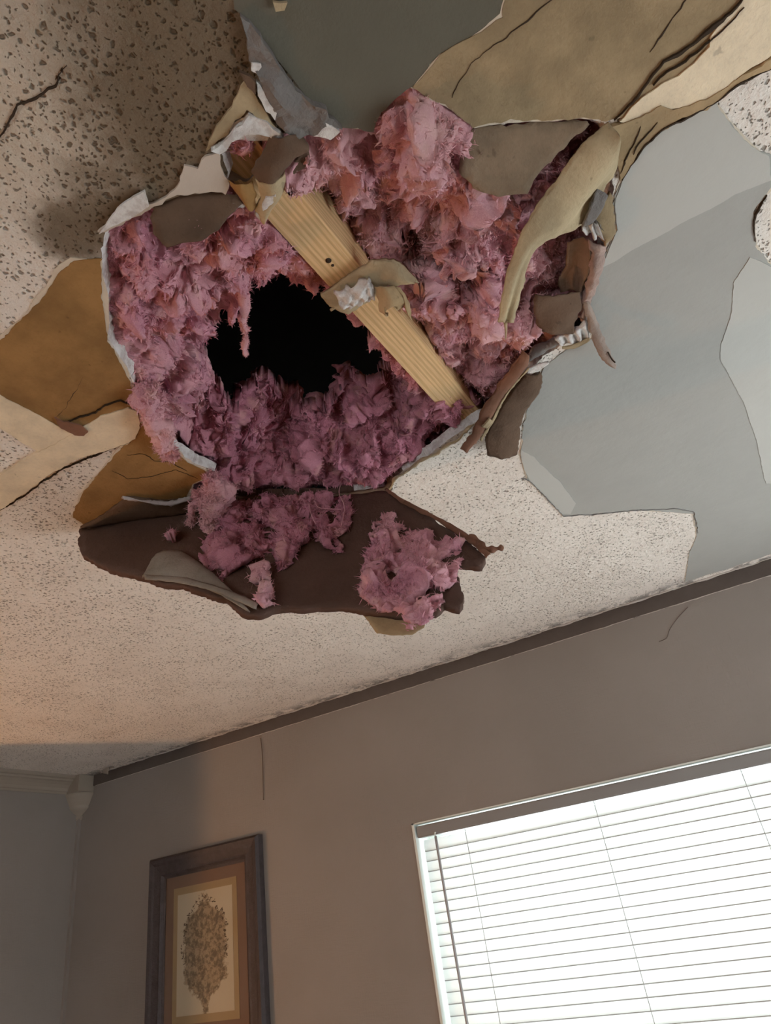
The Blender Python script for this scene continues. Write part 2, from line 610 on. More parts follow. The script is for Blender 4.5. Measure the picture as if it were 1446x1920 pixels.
M_WHITE = plain('white_window_paint', (.74, .78, .74), .45, .04, 10, 0, 100, .4)
M_FRAME = plain('grey_black_frame_wood', (.060, .048, .050), .55, .5, 55, .0015, 160, .4)
M_MAT = plain('brown_mat_board', (.20, .125, .085), .85, .08, 12)
M_GOLD = plain('tan_mat_bevel', (.34, .245, .13), .6, .08, 20)
M_SLAT = mat_slat()
M_RAIL = plain('white_headrail', (.27, .262, .26), .4, .03, 20, 0, 100, .4)
M_GLASS = mat_glass('window_glass')
M_PGLASS = mat_glass('picture_glass', rough=.02)
M_WAND = plain('grey_wand', (.40, .39, .40), .3, .05, 30)
M_CORD = plain('grey_cord', (.45, .45, .45), .8, .1, 90)
M_FLOOR = plain('tan_floor', (.24, .185, .135), .6, .15, 8)
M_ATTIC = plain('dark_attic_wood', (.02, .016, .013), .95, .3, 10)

# ------------------------------------------------------------------ the room
XR, YF = 1.05, -2.20
XO = -4.3


def struct(o, label=None):
    o['kind'] = 'structure'
    if label: o['label'] = label
    return o


struct(box('floor', (XO - .1, YF - .1, -.1), (XR + .1, YB + .12, 0), M_FLOOR))
WX0, WX1 = -.862, .36          # window opening in the back wall
WZ1 = CAMZ + .194; WZ0 = .95
ZP = ZC - .034                  # painted panel stops here, the dark strip is above
struct(boxes('wall_back', [((XO - .1, YB, 0), (WX0, YB + .012, ZP)), ((WX1, YB, 0), (XR + .1, YB + .012, ZP)),
                          ((WX0, YB, WZ1), (WX1, YB + .012, ZP)), ((WX0, YB, 0), (WX1, YB + .012, WZ0)),
                          ((XO - .1, YB + .012, 0), (WX0, YB + .10, ZC + .0)), ((WX1, YB + .012, 0), (XR + .1, YB + .10, ZC)),
                          ((WX0, YB + .012, WZ1), (WX1, YB + .10, ZC)), ((WX0, YB + .012, 0), (WX1, YB + .10, WZ0))], M_WALL))
JAMB = .68
struct(box('wall_left', (XL - .10, JAMB, 0), (XL, YB, ZC), M_WALL))
struct(box('wall_left_near', (XL - .10, YF, 0), (XL, -1.55, ZC), M_WALL))
struct(box('wall_outer', (XO - .1, YF, 0), (XO, YB, ZC), M_WALL))
struct(boxes('wall_right', [((XR, YF, 0), (XR + .1, YB, .75)), ((XR, YF, 1.75), (XR + .1, YB, ZC)),
                           ((XR, YF, .75), (XR + .1, .75, 1.75)), ((XR, 1.55, .75), (XR + .1, YB, 1.75))], M_WALL))
struct(boxes('wall_front', [((XO - .1, YF - .1, 0), (XR + .1, YF, .7)), ((XO - .1, YF - .1, 1.7), (XR + .1, YF, ZC)),
                           ((XO - .1, YF - .1, .7), (-.95, YF, 1.7)), ((.15, YF - .1, .7), (XR + .1, YF, 1.7))], M_WALL))
for nm, lo, hi, ax in (('window_2', (XR + .03, .75, .75), (XR + .07, 1.55, 1.75), 1), ('window_3', (-.95, YF - .07, .7), (.15, YF - .03, 1.7), 0)):  # unseen windows added to go with the two fill lamps
    w = struct(empty(nm, lo))
    a, b = np.array(lo), np.array(hi)
    fr = []
    t = .04
    fr.append((tuple(a), tuple(np.array([b[0], b[1], a[2] + t])))); fr.append((tuple(np.array([a[0], a[1], b[2] - t])), tuple(b)))
    m1 = b.copy(); m1[ax] = a[ax] + t; fr.append((tuple(a), tuple(m1)))
    m2 = a.copy(); m2[ax] = b[ax] - t; fr.append((tuple(m2), tuple(b)))
    boxes('sash', fr, M_WHITE, w)
    g0 = a + .0; g1 = b + .0; o2 = 1 - ax
    g0[o2] = (a[o2] + b[o2]) / 2 - .002; g1[o2] = g0[o2] + .004
    box('pane', tuple(g0), tuple(g1), M_GLASS, w)

# attic: rafters and deck close the dark space above the ceiling
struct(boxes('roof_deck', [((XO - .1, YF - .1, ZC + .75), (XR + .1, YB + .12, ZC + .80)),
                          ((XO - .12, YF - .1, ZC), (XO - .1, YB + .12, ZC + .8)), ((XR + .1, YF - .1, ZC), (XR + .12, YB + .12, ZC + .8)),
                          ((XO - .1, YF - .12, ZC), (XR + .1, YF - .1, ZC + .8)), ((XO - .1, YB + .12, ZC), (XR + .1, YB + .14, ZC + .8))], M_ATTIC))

# ------------------------------------------------------------------ ceiling board with the hole
HOLE = [(192, 470), (199, 432), (285, 388), (345, 362), (428, 357), (424, 325), (404, 268), (440, 240), (480, 236), (512, 252), (545, 252),
        (585, 245), (640, 236), (700, 246), (716, 205), (766, 166), (800, 180), (858, 214), (890, 238), (1000, 224), (1090, 222), (1138, 230),
        (1156, 262), (1158, 320), (1147, 380), (1152, 430), (1130, 480), (1110, 540), (1098, 590), (1108, 622), (1050, 648), (1016, 668), (998, 700),
        (960, 768), (890, 792), (838, 826), (800, 856), (745, 890), (722, 920), (600, 932), (455, 936), (352, 938), (356, 905), (404, 884), (372, 872), (338, 852),
        (300, 806), (272, 772), (256, 742), (243, 700), (224, 668), (206, 636), (199, 580), (193, 530)]
hole = roughen([cp(*p) for p in HOLE], .004, .0022, 3)
hole[:, 2] = ZC
hc = hole.mean(0)
BT = .0127


def build_ceiling():
    A = hole[:, :2]
    if np.sum(A[:, 0] * np.roll(A[:, 1], -1) - np.roll(A[:, 0], -1) * A[:, 1]) < 0:
        A = A[::-1]
    n = len(A)
    # the break slopes: gypsum is left standing a few millimetres inside the paper's edge
    nx = np.roll(A, -1, 0) - np.roll(A, 1, 0)
    inn = np.stack([-nx[:, 1], nx[:, 0]], 1); inn /= np.linalg.norm(inn, axis=1)[:, None] + 1e-9
    k = np.ones(9) / 9
    for c in (0, 1): inn[:, c] = np.convolve(np.r_[inn[-4:, c], inn[:, c], inn[:4, c]], k, 'valid')
    P3 = np.c_[A, np.zeros(n)]
    wid = .0045 + .004 * np.clip(noise3(P3 * 30 + 5), -.8, 1) + .0016 * noise3(P3 * 200 + 9)
    T1 = A + inn * np.clip(wid, .0008, .012)[:, None] * .55
    T2 = A + inn * np.clip(wid, .0008, .012)[:, None]
    outer = np.array([(XO, YF), (XR, YF), (XR, YB), (XO, YB)])
    loops = [[Vector((x, y, 0)) for x, y in outer], [Vector((x, y, 0)) for x, y in A[::-1]]]
    tris = tessellate_polygon(loops)
    V = [(x, y, ZC) for x, y in outer] + [(x, y, ZC) for x, y in A[::-1]]
    faces = [tuple(t) for t in tris]
    # face down
    out = []
    for f in faces:
        a, b, c = (np.array(V[i]) for i in f)
        out.append(f if np.cross(b - a, c - a)[2] < 0 else f[::-1])
    b0 = len(V)
    # rings in A order
    ringA = [4 + (n - 1 - i) for i in range(n)]
    V += [(x, y, ZC + BT * .45) for x, y in T1] + [(x, y, ZC + BT) for x, y in T2]
    r1 = [b0 + i for i in range(n)]; r2 = [b0 + n + i for i in range(n)]
    k0 = len(out)
    for i in range(n):
        j = (i + 1) % n
        out.append((ringA[i], r1[i], r1[j], ringA[j])); out.append((r1[i], r2[i], r2[j], r1[j]))
    k1 = len(out)
    # top face
    tl = [[Vector((x, y, 0)) for x, y in outer], [Vector((x, y, 0)) for x, y in T2[::-1]]]
    t0 = len(V)
    V += [(x, y, ZC + BT) for x, y in outer]
    idx = [t0 + i for i in range(4)] + [r2[n - 1 - i] for i in range(n)]
    for f in tessellate_polygon(tl):
        q = tuple(idx[i] for i in f)
        a, b, c = (np.array(V[i]) for i in q)
        out.append(q if np.cross(b - a, c - a)[2] > 0 else q[::-1])
    for i in range(4):
        j = (i + 1) % 4
        out.append((i, j, t0 + j, t0 + i))
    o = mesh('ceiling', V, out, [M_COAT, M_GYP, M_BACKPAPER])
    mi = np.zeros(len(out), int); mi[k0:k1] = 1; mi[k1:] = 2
    ha_, hb_ = cp(150, 990), cp(735, 900)
    hd_ = unit(hb_ - ha_)
    for i in range(n):
        w_ = np.array([A[i][0], A[i][1], ZC]) - ha_
        if np.linalg.norm(w_ - hd_ * np.dot(w_, hd_)) < .022: mi[k0 + 2 * i] = mi[k0 + 2 * i + 1] = 2
    o.data.polygons.foreach_set('material_index', mi.tolist())
    return struct(o, 'pitted off-white ceiling broken open around the hole')


ceiling = build_ceiling()

# peeled layers against the ceiling (parts of it)
patch('bare_paper_patch', [(-60, 690), (0, 640), (45, 596), (78, 556), (110, 508), (136, 486), (190, 484), (193, 560), (203, 640), (222, 672), (242, 712), (256, 748),
                      (262, 790), (310, 830), (352, 866), (398, 888), (362, 906), (350, 934), (300, 946), (236, 930), (215, 955), (160, 984), (136, 968), (152, 928), (215, 852), (240, 828), (150, 840), (60, 800), (-60, 760)],
      M_ORANGE, ceiling, .0014, .0022, .0016, 11, rim=.0035, label='orange-brown bare board paper left of the hole')
patch('joint_tape', [(-40, 718), (0, 737), (60, 770), (118, 800), (150, 812), (120, 834), (80, 850), (20, 812), (-40, 780)], M_TAPE, ceiling, .0024, .0026, .001, 12, label='cream strip of joint tape running in from the left')
patch('joint_tape', [(-40, 905), (0, 888), (60, 850), (125, 815), (190, 778), (240, 762), (258, 768), (262, 790), (254, 818), (238, 830), (150, 856), (90, 888), (40, 926), (0, 955), (-40, 975)],
      M_TAPE, ceiling, .0030, .0030, .0014, 13, label='cream strip of joint tape ending in a rounded tip')
patch('bare_board_patch', [(440, 20), (420, -160), (440, -300), (1060, -300), (990, -90), (935, 30), (880, 72), (826, 100), (800, 130), (778, 158), (764, 166), (716, 204), (700, 245), (640, 236), (600, 205), (555, 158), (525, 118), (500, 80), (470, 42)],
      M_SLATE, ceiling, .0012, .0024, .0016, 14, label='smooth grey-olive bare board')
patch('bare_paper_patch', [(1040, -300), (975, -90), (940, 28), (880, 72), (826, 100), (800, 130), (778, 160), (800, 178), (858, 212), (890, 236), (1000, 222), (1090, 220), (1140, 226),
                      (1180, 214), (1240, 170), (1300, 140), (1330, 66), (1390, 10), (1450, -80), (1560, -300)],
      M_OLIVE, ceiling, .0020, .0030, .0018, 15, rim=.0016, label='tan bare board paper at the upper right')
patch('joint_tape', [(1162, 222), (1180, 196), (1230, 160), (1300, 116), (1325, 84), (1328, 62), (1385, 2), (1440, -60), (1600, -240), (1740, -200), (1600, -10), (1446, 96), (1390, 136), (1345, 170), (1290, 196), (1230, 206), (1196, 222)],
      M_TAPE, ceiling, .0034, .0034, .0018, 16, label='cream strip of joint tape at the upper right')
patch('torn_paper_layer', [(1140, 232), (1160, 224), (1200, 214), (1235, 190), (1260, 204), (1330, 180), (1390, 140), (1446, 104), (1446, 124), (1384, 156), (1340, 188), (1280, 218), (1232, 244), (1206, 272), (1182, 306), (1162, 334), (1154, 300), (1150, 262)],
      M_TAN, ceiling, .0044, .0044, .0024, 17, wav=.0012, label='layered torn tan paper beside the tape')
patch('skim_patch', [(1184, 306), (1208, 274), (1240, 244), (1290, 216), (1338, 190), (1352, 210), (1394, 262), (1440, 292), (1500, 330), (1500, 350), (1446, 352), (1412, 392), (1416, 460), (1440, 492), (1500, 520),
                     (1560, 760), (1540, 1000), (1446, 1038), (1370, 1064), (1284, 1090), (1292, 1040), (1306, 1004), (1300, 962), (1200, 956), (1056, 966), (1030, 936), (990, 900), (976, 850), (982, 800), (998, 730), (1020, 690), (1062, 655), (1112, 634), (1104, 585), (1112, 540), (1134, 478), (1158, 430), (1152, 380), (1166, 334)],
      M_PLASTER, ceiling, .0012, .0024, .0020, 18, rim=.0022, label='smooth grey skimmed area right of the hole')
patch('pale_skim_stroke', [(1184, 306), (1208, 274), (1240, 244), (1290, 216), (1338, 190), (1352, 210), (1394, 262), (1440, 292), (1446, 335), (1380, 362), (1300, 405), (1220, 448), (1160, 482), (1128, 500), (1140, 470), (1156, 430), (1152, 380), (1166, 334)],
      M_PLASTER2, ceiling, .0019, .0024, .0009, 19, label='paler trowel stroke of plaster')
patch('pale_skim_stroke', [(1405, 480), (1440, 496), (1500, 520), (1560, 760), (1540, 900), (1436, 905), (1416, 820), (1395, 755), (1350, 672), (1352, 640), (1370, 590), (1374, 530)],
      M_PLASTER2, ceiling, .0020, .0024, .0009, 20, label='paler plaster stroke at the right')
patch('pale_skim_stroke', [(978, 862), (976, 842), (1000, 856), (1050, 902), (1080, 942), (1070, 962), (1050, 962), (1030, 936), (992, 900)],
      M_PLASTER2, ceiling, .0019, .0024, .0009, 21, label='paler plaster edge below the scraps')
patch('torn_paper_layer', [(386, 284), (412, 280), (416, 308), (430, 352), (426, 362), (398, 358), (364, 358), (322, 366), (306, 380), (290, 388), (200, 434), (186, 432), (212, 414), (244, 404), (279, 381), (295, 378), (320, 359), (352, 308), (374, 314)],
      plain('pale_scuffed_paper', (.58, .51, .44), .9, .12, 40, .001, 200), ceiling, .0026, .0034, .0020, 22, wav=.001, label='pale scuffed paper edge above the dark flap')
patch('white_paper_scrap', [(188, 430), (212, 398), (250, 360), (272, 350), (279, 381), (246, 404), (200, 424)], M_GYP, ceiling, .0050, .0030, .0016, 23, wav=.002)
patch('torn_paper_layer', [(460, 150), (476, 166), (498, 206), (520, 232), (500, 228), (466, 204), (441, 222), (428, 248), (404, 268), (387, 284), (396, 262), (409, 235), (434, 198)],
      M_CURL, ceiling, .0030, .0034, .0016, 24, label='tan triangle of paper above the hole')
patch('gypsum_rim', [(400, 268), (428, 249), (444, 224), (466, 203), (485, 207), (517, 229), (534, 252), (511, 256), (485, 238), (460, 240), (434, 256), (415, 272)],
      M_GYP, ceiling, .0070, .0065, .0030, 25, res=.004, wav=.004, wf=70, label='ragged white gypsum rim')
patch('wrinkled_skin', [(450, 27), (472, 40), (505, 80), (525, 117), (555, 155), (605, 198), (642, 232), (608, 226), (585, 246), (556, 250), (536, 242), (518, 226), (500, 180), (482, 140), (464, 104), (462, 62)],
      M_GREYWRAP, ceiling, .0085, .0080, .0022, 26, res=.0035, wav=.006, wf=75, label='wrinkled dark grey paper skin')
patch('gypsum_rim', [(605, 216), (634, 231), (616, 246), (584, 246), (590, 234)], M_GYP, ceiling, .0090, .006, .002, 27, res=.005, wav=.003, label='small white gypsum chunk')
patch('white_paper_scrap', [(478, 140), (490, 160), (520, 196), (516, 206), (496, 190), (480, 165)], M_GYP, ceiling, .0085, .004, .002, 28, res=.005, wav=.003)
patch('dark_paper_spike', [(447, 122), (466, 130), (477, 140), (478, 164), (462, 148)], M_DARKPAPER, ceiling, .0100, .004, .0008, 29, res=.005)
patch('white_paper_scrap', [(471, 104), (486, 108), (488, 116), (478, 126), (468, 120)], M_GYP, ceiling, .0085, .003, .001, 30, res=.005)
patch('white_paper_scrap', [(510, -4), (538, -2), (534, 12), (518, 14)], M_CURL, ceiling, .0060, .003, .001, 31, res=.005)
patch('bare_paper_patch', [(430, 236), (444, 226), (470, 214), (500, 224), (534, 250), (520, 262), (470, 262), (436, 262)], M_GYP, ceiling, .0010, .003, .001, 32)


def crack(pts, w, seed, mat=M_CRACK, drop=.0040, name='crack'):
    P = roughen([cp(*p) for p in pts], .003, .0016, seed, closed=False)
    P[:, 2] = ZC - drop
    n = len(P)
    d = np.gradient(P, axis=0); d[:, 2] = 0; d /= np.linalg.norm(d, axis=1)[:, None] + 1e-9
    s = np.stack([-d[:, 1], d[:, 0], d[:, 2] * 0], 1)
    wid = w * np.clip(.55 + .8 * noise3(P * 60 + seed), .12, 1.4) * np.minimum(1, 4 * np.minimum(np.linspace(0, 1, n), np.linspace(1, 0, n)) + .15)
    A = P + s * wid[:, None]; B = P - s * wid[:, None]
    up = np.array([0, 0, drop])
    V = np.vstack([A, B, A + up, B + up])
    f = []
    for i in range(n - 1):
        f += [(i, i + 1, n + i + 1, n + i), (2 * n + i, 2 * n + i + 1, i + 1, i), (n + i, n + i + 1, 3 * n + i + 1, 3 * n + i)]
    return mesh(name, V, f, mat, ceiling)


crack([(1400, -20), (1385, 2), (1335, 46), (1290, 86), (1242, 110), (1215, 142), (1180, 190), (1148, 224)], 0.00156, 1, drop=.0044)
crack([(1392, 12), (1345, 58), (1300, 98), (1250, 128), (1222, 156)], 0.00048, 2, drop=.0046)
crack([(1045, -10), (990, 35), (940, 75), (890, 110), (862, 150), (846, 182)], 0.00060, 3, drop=.0026)
crack([(1290, -10), (1255, 40), (1236, 70), (1220, 92)], 0.00078, 4, drop=.0026)
crack([(252, 758), (226, 747), (200, 757), (180, 770), (150, 778), (126, 788)], 0.00096, 5, drop=.0040)
crack([(108, 782), (130, 750), (155, 706)], 0.00036, 6, drop=.0016)
crack([(236, 852), (270, 849), (290, 862), (320, 866), (352, 882)], 0.00072, 7, drop=.0018)
crack([(212, 880), (240, 897), (290, 890), (330, 880), (372, 896)], 0.00072, 8, drop=.0018)
crack([(124, 118), (102, 160), (60, 185), (30, 200), (20, 225), (-5, 270)], 0.00096, 9, drop=.0012)
crack([(1450, 118), (1384, 150), (1345, 184), (1284, 216), (1236, 240), (1206, 268), (1184, 302), (1164, 334)], 0.00084, 10, drop=.0050)
crack([(1200, 232), (1188, 262), (1172, 292), (1158, 322)], 0.00060, 21, drop=.0050)
crack([(1228, 226), (1200, 258), (1186, 284)], 0.00054, 22, drop=.0050)
crack([(978, 896), (994, 900), (1030, 938), (1056, 966), (1120, 962), (1190, 955), (1262, 952), (1302, 958), (1308, 998)], 0.00022, 11, M_GREYWRAP, drop=.0030)
crack([(1300, 1098), (1350, 1078), (1400, 1062), (1450, 1046)], 0.00060, 12, drop=.0014)
crack([(1440, 362), (1420, 388), (1412, 412), (1414, 450)], 0.00072, 13, drop=.0030)
crack([(-5, 958), (40, 930), (90, 894), (150, 862), (210, 838), (244, 828)], 0.00042, 14, drop=.0034)
p_ = patch('brown_hollow', [(104, 776), (128, 786), (150, 792), (166, 802), (160, 812), (140, 810), (118, 798)], M_RUST, ceiling, .0048, .002, .002, 33, res=.005, wav=.002)

# ------------------------------------------------------------------ trim and walls' details
struct(boxes('trim_back', [((XL + .06, YB - .0035, ZC - .0335), (XR, YB + .004, ZC))], M_STRIP), 'dark bare strip where the moulding was pulled off')
lip = roughen([np.array([x, YB - .001, ZC - .034]) for x in np.linspace(XL + .07, XR, 60)], .005, .0010, 4, closed=False)
lip[:, 1] = YB - .0016
lp = tube('paint_edge', lip, .0012, plain('torn_paint_edge', (.50, .44, .40), .8, .2, 60), ceiling, 6, len(lip))
# plaster fillet with crumbly edge at the ceiling line
fl = roughen([np.array([x, YB - .010, ZC - .0015]) for x in np.linspace(XL + .1, XR, 80)], .004, .003, 8, closed=False)
fl[:, 2] = ZC - .001
tube('crumbled_edge', fl, .0028, plain('crumbled_plaster', (.50, .45, .42), .9, .45, 50, .001, 150), ceiling, 6, len(fl), taper=lambda s: .8 + .5 * math.sin(s * 173) * math.sin(s * 57))

# crown moulding on the left wall
prof = [(0, -.052), (.004, -.052), (.006, -.047), (.010, -.044), (.012, -.036), (.018, -.027), (.026, -.020), (.032, -.017), (.033, -.012), (.040, -.009), (.043, -.004), (.043, 0), (0, 0)]
V = []; Fc = []
for y in (JAMB, YB - .05):
    V += [(XL + a, y, ZC + b) for a, b in prof]
k = len(prof)
for i in range(k): Fc.append((i, (i + 1) % k, k + (i + 1) % k, k + i))
Fc += [tuple(range(k)), tuple(range(2 * k - 1, k - 1, -1))]
struct(mesh('trim_left', V, Fc, M_CREAM), 'cream crown moulding on the left wall')

# corner block with its turned drop
cb = empty('corner_block', (XL, YB, ZC))
tag(cb, 'cream corner block with pointed drop between the moulding and the dark strip', 'corner block')
box('block', (XL, YB - .060, ZC - .052), (XL + .060, YB, ZC - .0005), M_CREAM, cb, .003)
pr = [(.058, -.050), (.060, -.056), (.054, -.066), (.050, -.074), (.044, -.086), (.040, -.090), (.041, -.095), (.028, -.106), (.014, -.114), (.013, -.117), (.016, -.121), (.010, -.130), (.002, -.140)]
V = []; Fc = []
sg = 12
for r, z in pr:
    for i in range(sg + 1):
        a = -math.pi / 2 * i / sg
        V.append((XL + r * math.cos(a), YB + r * math.sin(a), ZC + z))
for i in range(len(pr) - 1):
    for j in range(sg): Fc.append((i * (sg + 1) + j, i * (sg + 1) + j + 1, (i + 1) * (sg + 1) + j + 1, (i + 1) * (sg + 1) + j))
part_of(mesh('drop_finial', V, Fc, M_CREAM, None, True), cb)
struct(box('trim_corner', (XL, YB - .010, 0), (XL + .010, YB, ZC - .12), M_WALL), 'thin corner bead below the corner block')

# torn paper tab hanging by the corner
a_ = [cp(190, 1444, -.001), cp(197, 1440, -.012), cp(200, 1444, -.022)]
ta = [wp(198, 1432, .03), wp(196, 1441, .032), wp(193, 1450, .03)]
tb = [wp(214, 1430, .03), wp(207, 1438, .032), wp(203, 1452, .03)]
for q in (ta, tb): q[0][2] = ZC - .001
o = loft('paper_tab', ta, tb, M_CREAM, None, 12, 5, lambda s, t: .004 * np.sin(s * 3), .001, .0006, 5)
tag(o, 'small curled paper tab hanging from the ceiling above the dark strip by the corner', 'paper tab')

# thin slivers on the wall
o = tube('hanging_string', [wp(489, 1384, .003), wp(492, 1420, .004), wp(493, 1460, .003), wp(494, 1500, .003)], .0011, plain('string', (.16, .13, .11), .8), None, 6)
tag(o, 'short dark string hanging on the wall above the framed picture', 'string')
o = tube('wall_crack', [wp(1290, 1138, .0006), wp(1270, 1160, .0006), wp(1256, 1180, .0006), wp(1250, 1196, .0006), wp(1236, 1203, .0006)], .0007, plain('wall_crack_dark', (.13, .10, .09), .9), None, 5)
tag(o, 'fine dark hairline crack in the taupe wall below the dark strip at right', 'crack')

# ------------------------------------------------------------------ framed picture
FY = YB - .026
pf = empty('framed_picture', (-1.54, YB, CAMZ + .0))
tag(pf, 'framed print with brown mat in a dark grey carved wood frame on the taupe wall', 'picture')
fx0, fx1 = -1.728, -1.322; fz1 = CAMZ + .250; fz0 = CAMZ - .250
bw = .058
pr = [(0, 0), (0, .018), (.006, .026), (.016, .024), (.022, .021), (.040, .018), (.046, .019), (.052, .013), (bw, .010), (bw, 0)]
V = []; Fc = []
for i, (sx, sz) in enumerate(((0, 0), (1, 0), (1, 1), (0, 1))):
    for a, d in pr:
        V.append(((fx0 + a) if sx == 0 else (fx1 - a), YB - d - .0005, (fz0 + a) if sz == 0 else (fz1 - a)))
k = len(pr)
for i in range(4):
    j = (i + 1) % 4
    for q in range(k - 1): Fc.append((i * k + q, i * k + q + 1, j * k + q + 1, j * k + q))
fo = part_of(mesh('moulding', V, Fc, M_FRAME, None), pf)
box('mat_board', (fx0 + bw - .003, YB - .009, fz0 + bw - .003), (fx1 - bw + .003, YB - .005, fz1 - bw + .003), M_MAT, pf)
g = .030
mx0, mx1, mz0, mz1 = fx0 + bw + g, fx1 - bw - g, fz0 + bw + g + .01, fz1 - bw - g
box('mat_bevel', (mx0, YB - .0100, mz0), (mx1, YB - .0088, mz1), M_GOLD, pf)
px0, px1, pz0, pz1 = mx0 + .016, mx1 - .016, mz0 + .018, mz1 - .018


def mat_print():
    t = NT('print_ink')
    sp = t.node('ShaderNodeSeparateXYZ'); t.l.new(t.g.outputs['Position'], sp.inputs[0])
    cx, cz = (px0 + px1) / 2, (pz0 + pz1) / 2
    u = t.math('DIVIDE', t.math('SUBTRACT', sp.outputs[0], cx), (px1 - px0) / 2)
    v = t.math('DIVIDE', t.math('SUBTRACT', sp.outputs[2], cz), (pz1 - pz0) / 2)
    half = t.ramp(v, -.95, -.30, .04, .86)
    half = t.math('MINIMUM', half, t.ramp(v, .86, .45, .05, .74))
    e = t.math('SUBTRACT', half, t.math('ABSOLUTE', u))
    e = t.math('ADD', e, t.math('MULTIPLY', t.math('SUBTRACT', t.noise(60, 5, .7), .5), .75))
    m = t.ramp(e, -.06, .06)
    ink = t.mix(t.ramp(t.noise(90, 5, .7), .4, .62), (.10, .075, .045), (.34, .26, .165))
    paper = t.mix(t.noise(9, 3), (.56, .49, .36), (.50, .42, .30))
    t.base(t.mix(t.math('MULTIPLY', m, .85), paper, ink), .85, .1)
    return t.m


box('print', (px0, YB - .0106, pz0), (px1, YB - .0098, pz1), mat_print(), pf)
bm = bmesh.new()
rr = random.Random(5)
cx, cz = (px0 + px1) / 2, (pz0 + pz1) / 2
for i in range(46):
    a = math.pi * (-.12 + 1.24 * i / 45)
    x = cx + (px1 - px0) * .43 * math.cos(a) * rr.uniform(.86, 1.0)
    z = cz + (pz1 - pz0) * (.06 + .38 * math.sin(a)) * rr.uniform(.9, 1.04)
    for j in range(3):
        q = rr.uniform(0, 6.28); s = rr.uniform(.0022, .0045)
        dx, dz = rr.uniform(-.004, .004), rr.uniform(-.005, .005)
        pts = [(math.cos(q) * s, math.sin(q) * s), (-math.sin(q) * s * .4, math.cos(q) * s * .4), (-math.cos(q) * s, -math.sin(q) * s), (math.sin(q) * s * .4, -math.cos(q) * s * .4)]
        bm.faces.new([bm.verts.new((x + dx + A, YB - .0108, z + dz + B)) for A, B in pts])
me = bpy.data.meshes.new('leaf_marks'); bm.to_mesh(me); bm.free()
lm = part_of(link('leaf_marks', me, plain('ink', (.09, .065, .04), .9)), pf)
box('glazing', (fx0 + bw - .002, YB - .0130, fz0 + bw - .002), (fx1 - bw + .002, YB - .0122, fz1 - bw + .002), M_PGLASS, pf)

# ------------------------------------------------------------------ window with blind
w1 = struct(empty('window_1', ((WX0 + WX1) / 2, YB, WZ0)))
t = .0035
boxes('window_frame', [((WX0, YB - .002, WZ0), (WX0 + .006, YB + .10, WZ1)), ((WX1 - .006, YB - .002, WZ0), (WX1, YB + .10, WZ1)),
                 ((WX0, YB - .002, WZ1 - .003), (WX1, YB + .10, WZ1))], M_WHITE, w1)
sy = YB + .070
boxes('sash', [((WX0 + .006, sy, WZ0), (WX0 + .036, sy + .022, WZ1 - .003)), ((WX1 - .036, sy, WZ0), (WX1 - .006, sy + .022, WZ1 - .003)),
               ((WX0 + .036, sy, WZ1 - .033), (WX1 - .036, sy + .022, WZ1 - .003)), ((WX0 + .036, sy, WZ0), (WX1 - .036, sy + .022, WZ0 + .03)),
               ((WX0 + .036, sy, CAMZ - .215), (WX1 - .036, sy + .02, CAMZ - .185))], M_WHITE, w1)
box('pane', (WX0 + .03, sy + .010, WZ0 + .02), (WX1 - .03, sy + .013, WZ1 - .02), M_GLASS, w1)
box('window_sill', (WX0 - .02, YB - .04, WZ0 - .03), (WX1 + .02, YB + .10, WZ0), M_WHITE, w1, .004)

bl = empty('window_blind', ((WX0 + WX1) / 2, YB + .02, WZ1))
tag(bl, 'white mini blind with closed slats glowing in the daylit window', 'blind')
bx0, bx1 = WX0 + .010, WX1 - .010
by = YB + .022                 # plane of the slats
HT = WZ1 - .0075; HB = HT - .0255
V = []; Fc = []
hp = [(-.018, 0), (-.0195, -.003), (-.0195, -.0225), (-.018, -.0255), (.004, -.0255), (.004, 0)]
for x in (bx0, bx1): V += [(x, by + a, HT + b) for a, b in hp]
k = len(hp)
for i in range(k): Fc.append((i, (i + 1) % k, k + (i + 1) % k, k + i))
Fc += [tuple(range(k)), tuple(range(2 * k - 1, k - 1, -1))]
part_of(mesh('headrail', V, Fc, M_RAIL, None), bl)
# one slat, copied
PITCH = .0215
sw = .0253; tl = math.radians(84)
V = []; Fc = []
nx, nc = 2, 8
for x in (bx0 + .004, bx1 - .004):
    for c in range(nc + 1):
        s = (c / nc - .5)
        a = s * sw; cr = .0022 * (1 - 4 * s * s)
        # along slat: room edge down, street edge up
        yy = a * math.cos(tl) - cr * math.sin(tl)
        zz = a * math.sin(tl) + cr * math.cos(tl)
        V.append((x, yy, zz))
for c in range(nc): Fc.append((c, c + 1, nc + 1 + c + 1, nc + 1 + c))
n0 = len(Fc)
y0, z0 = V[0][1], V[0][2]
sec = [(-.0006, .0008), (-.0010, .0003), (-.0010, -.0006), (-.0005, -.0010), (.0004, -.0010), (.0007, -.0004), (.0007, .0008)]  # added opaque bead; its grey stands in for the shaded line between slats
b0 = len(V)
for x in (bx0 + .004, bx1 - .004): V += [(x, y0 + a, z0 + b) for a, b in sec]
ks = len(sec)
for c in range(ks): Fc.append((b0 + c, b0 + (c + 1) % ks, b0 + ks + (c + 1) % ks, b0 + ks + c))
Fc += [tuple(b0 + c for c in range(ks)), tuple(b0 + ks + c for c in range(ks - 1, -1, -1))]
slat0 = mesh('slat', V, Fc, [M_SLAT, plain('slat_shade_lip', (.50, .50, .49), .5, .03, 20)], None, True)
slat0.data.polygons.foreach_set('material_index', [0] * n0 + [1] * (len(Fc) - n0))
zs = HB - .018
slat0.location = (0, by, zs)
part_of(slat0, bl)
z = zs - PITCH
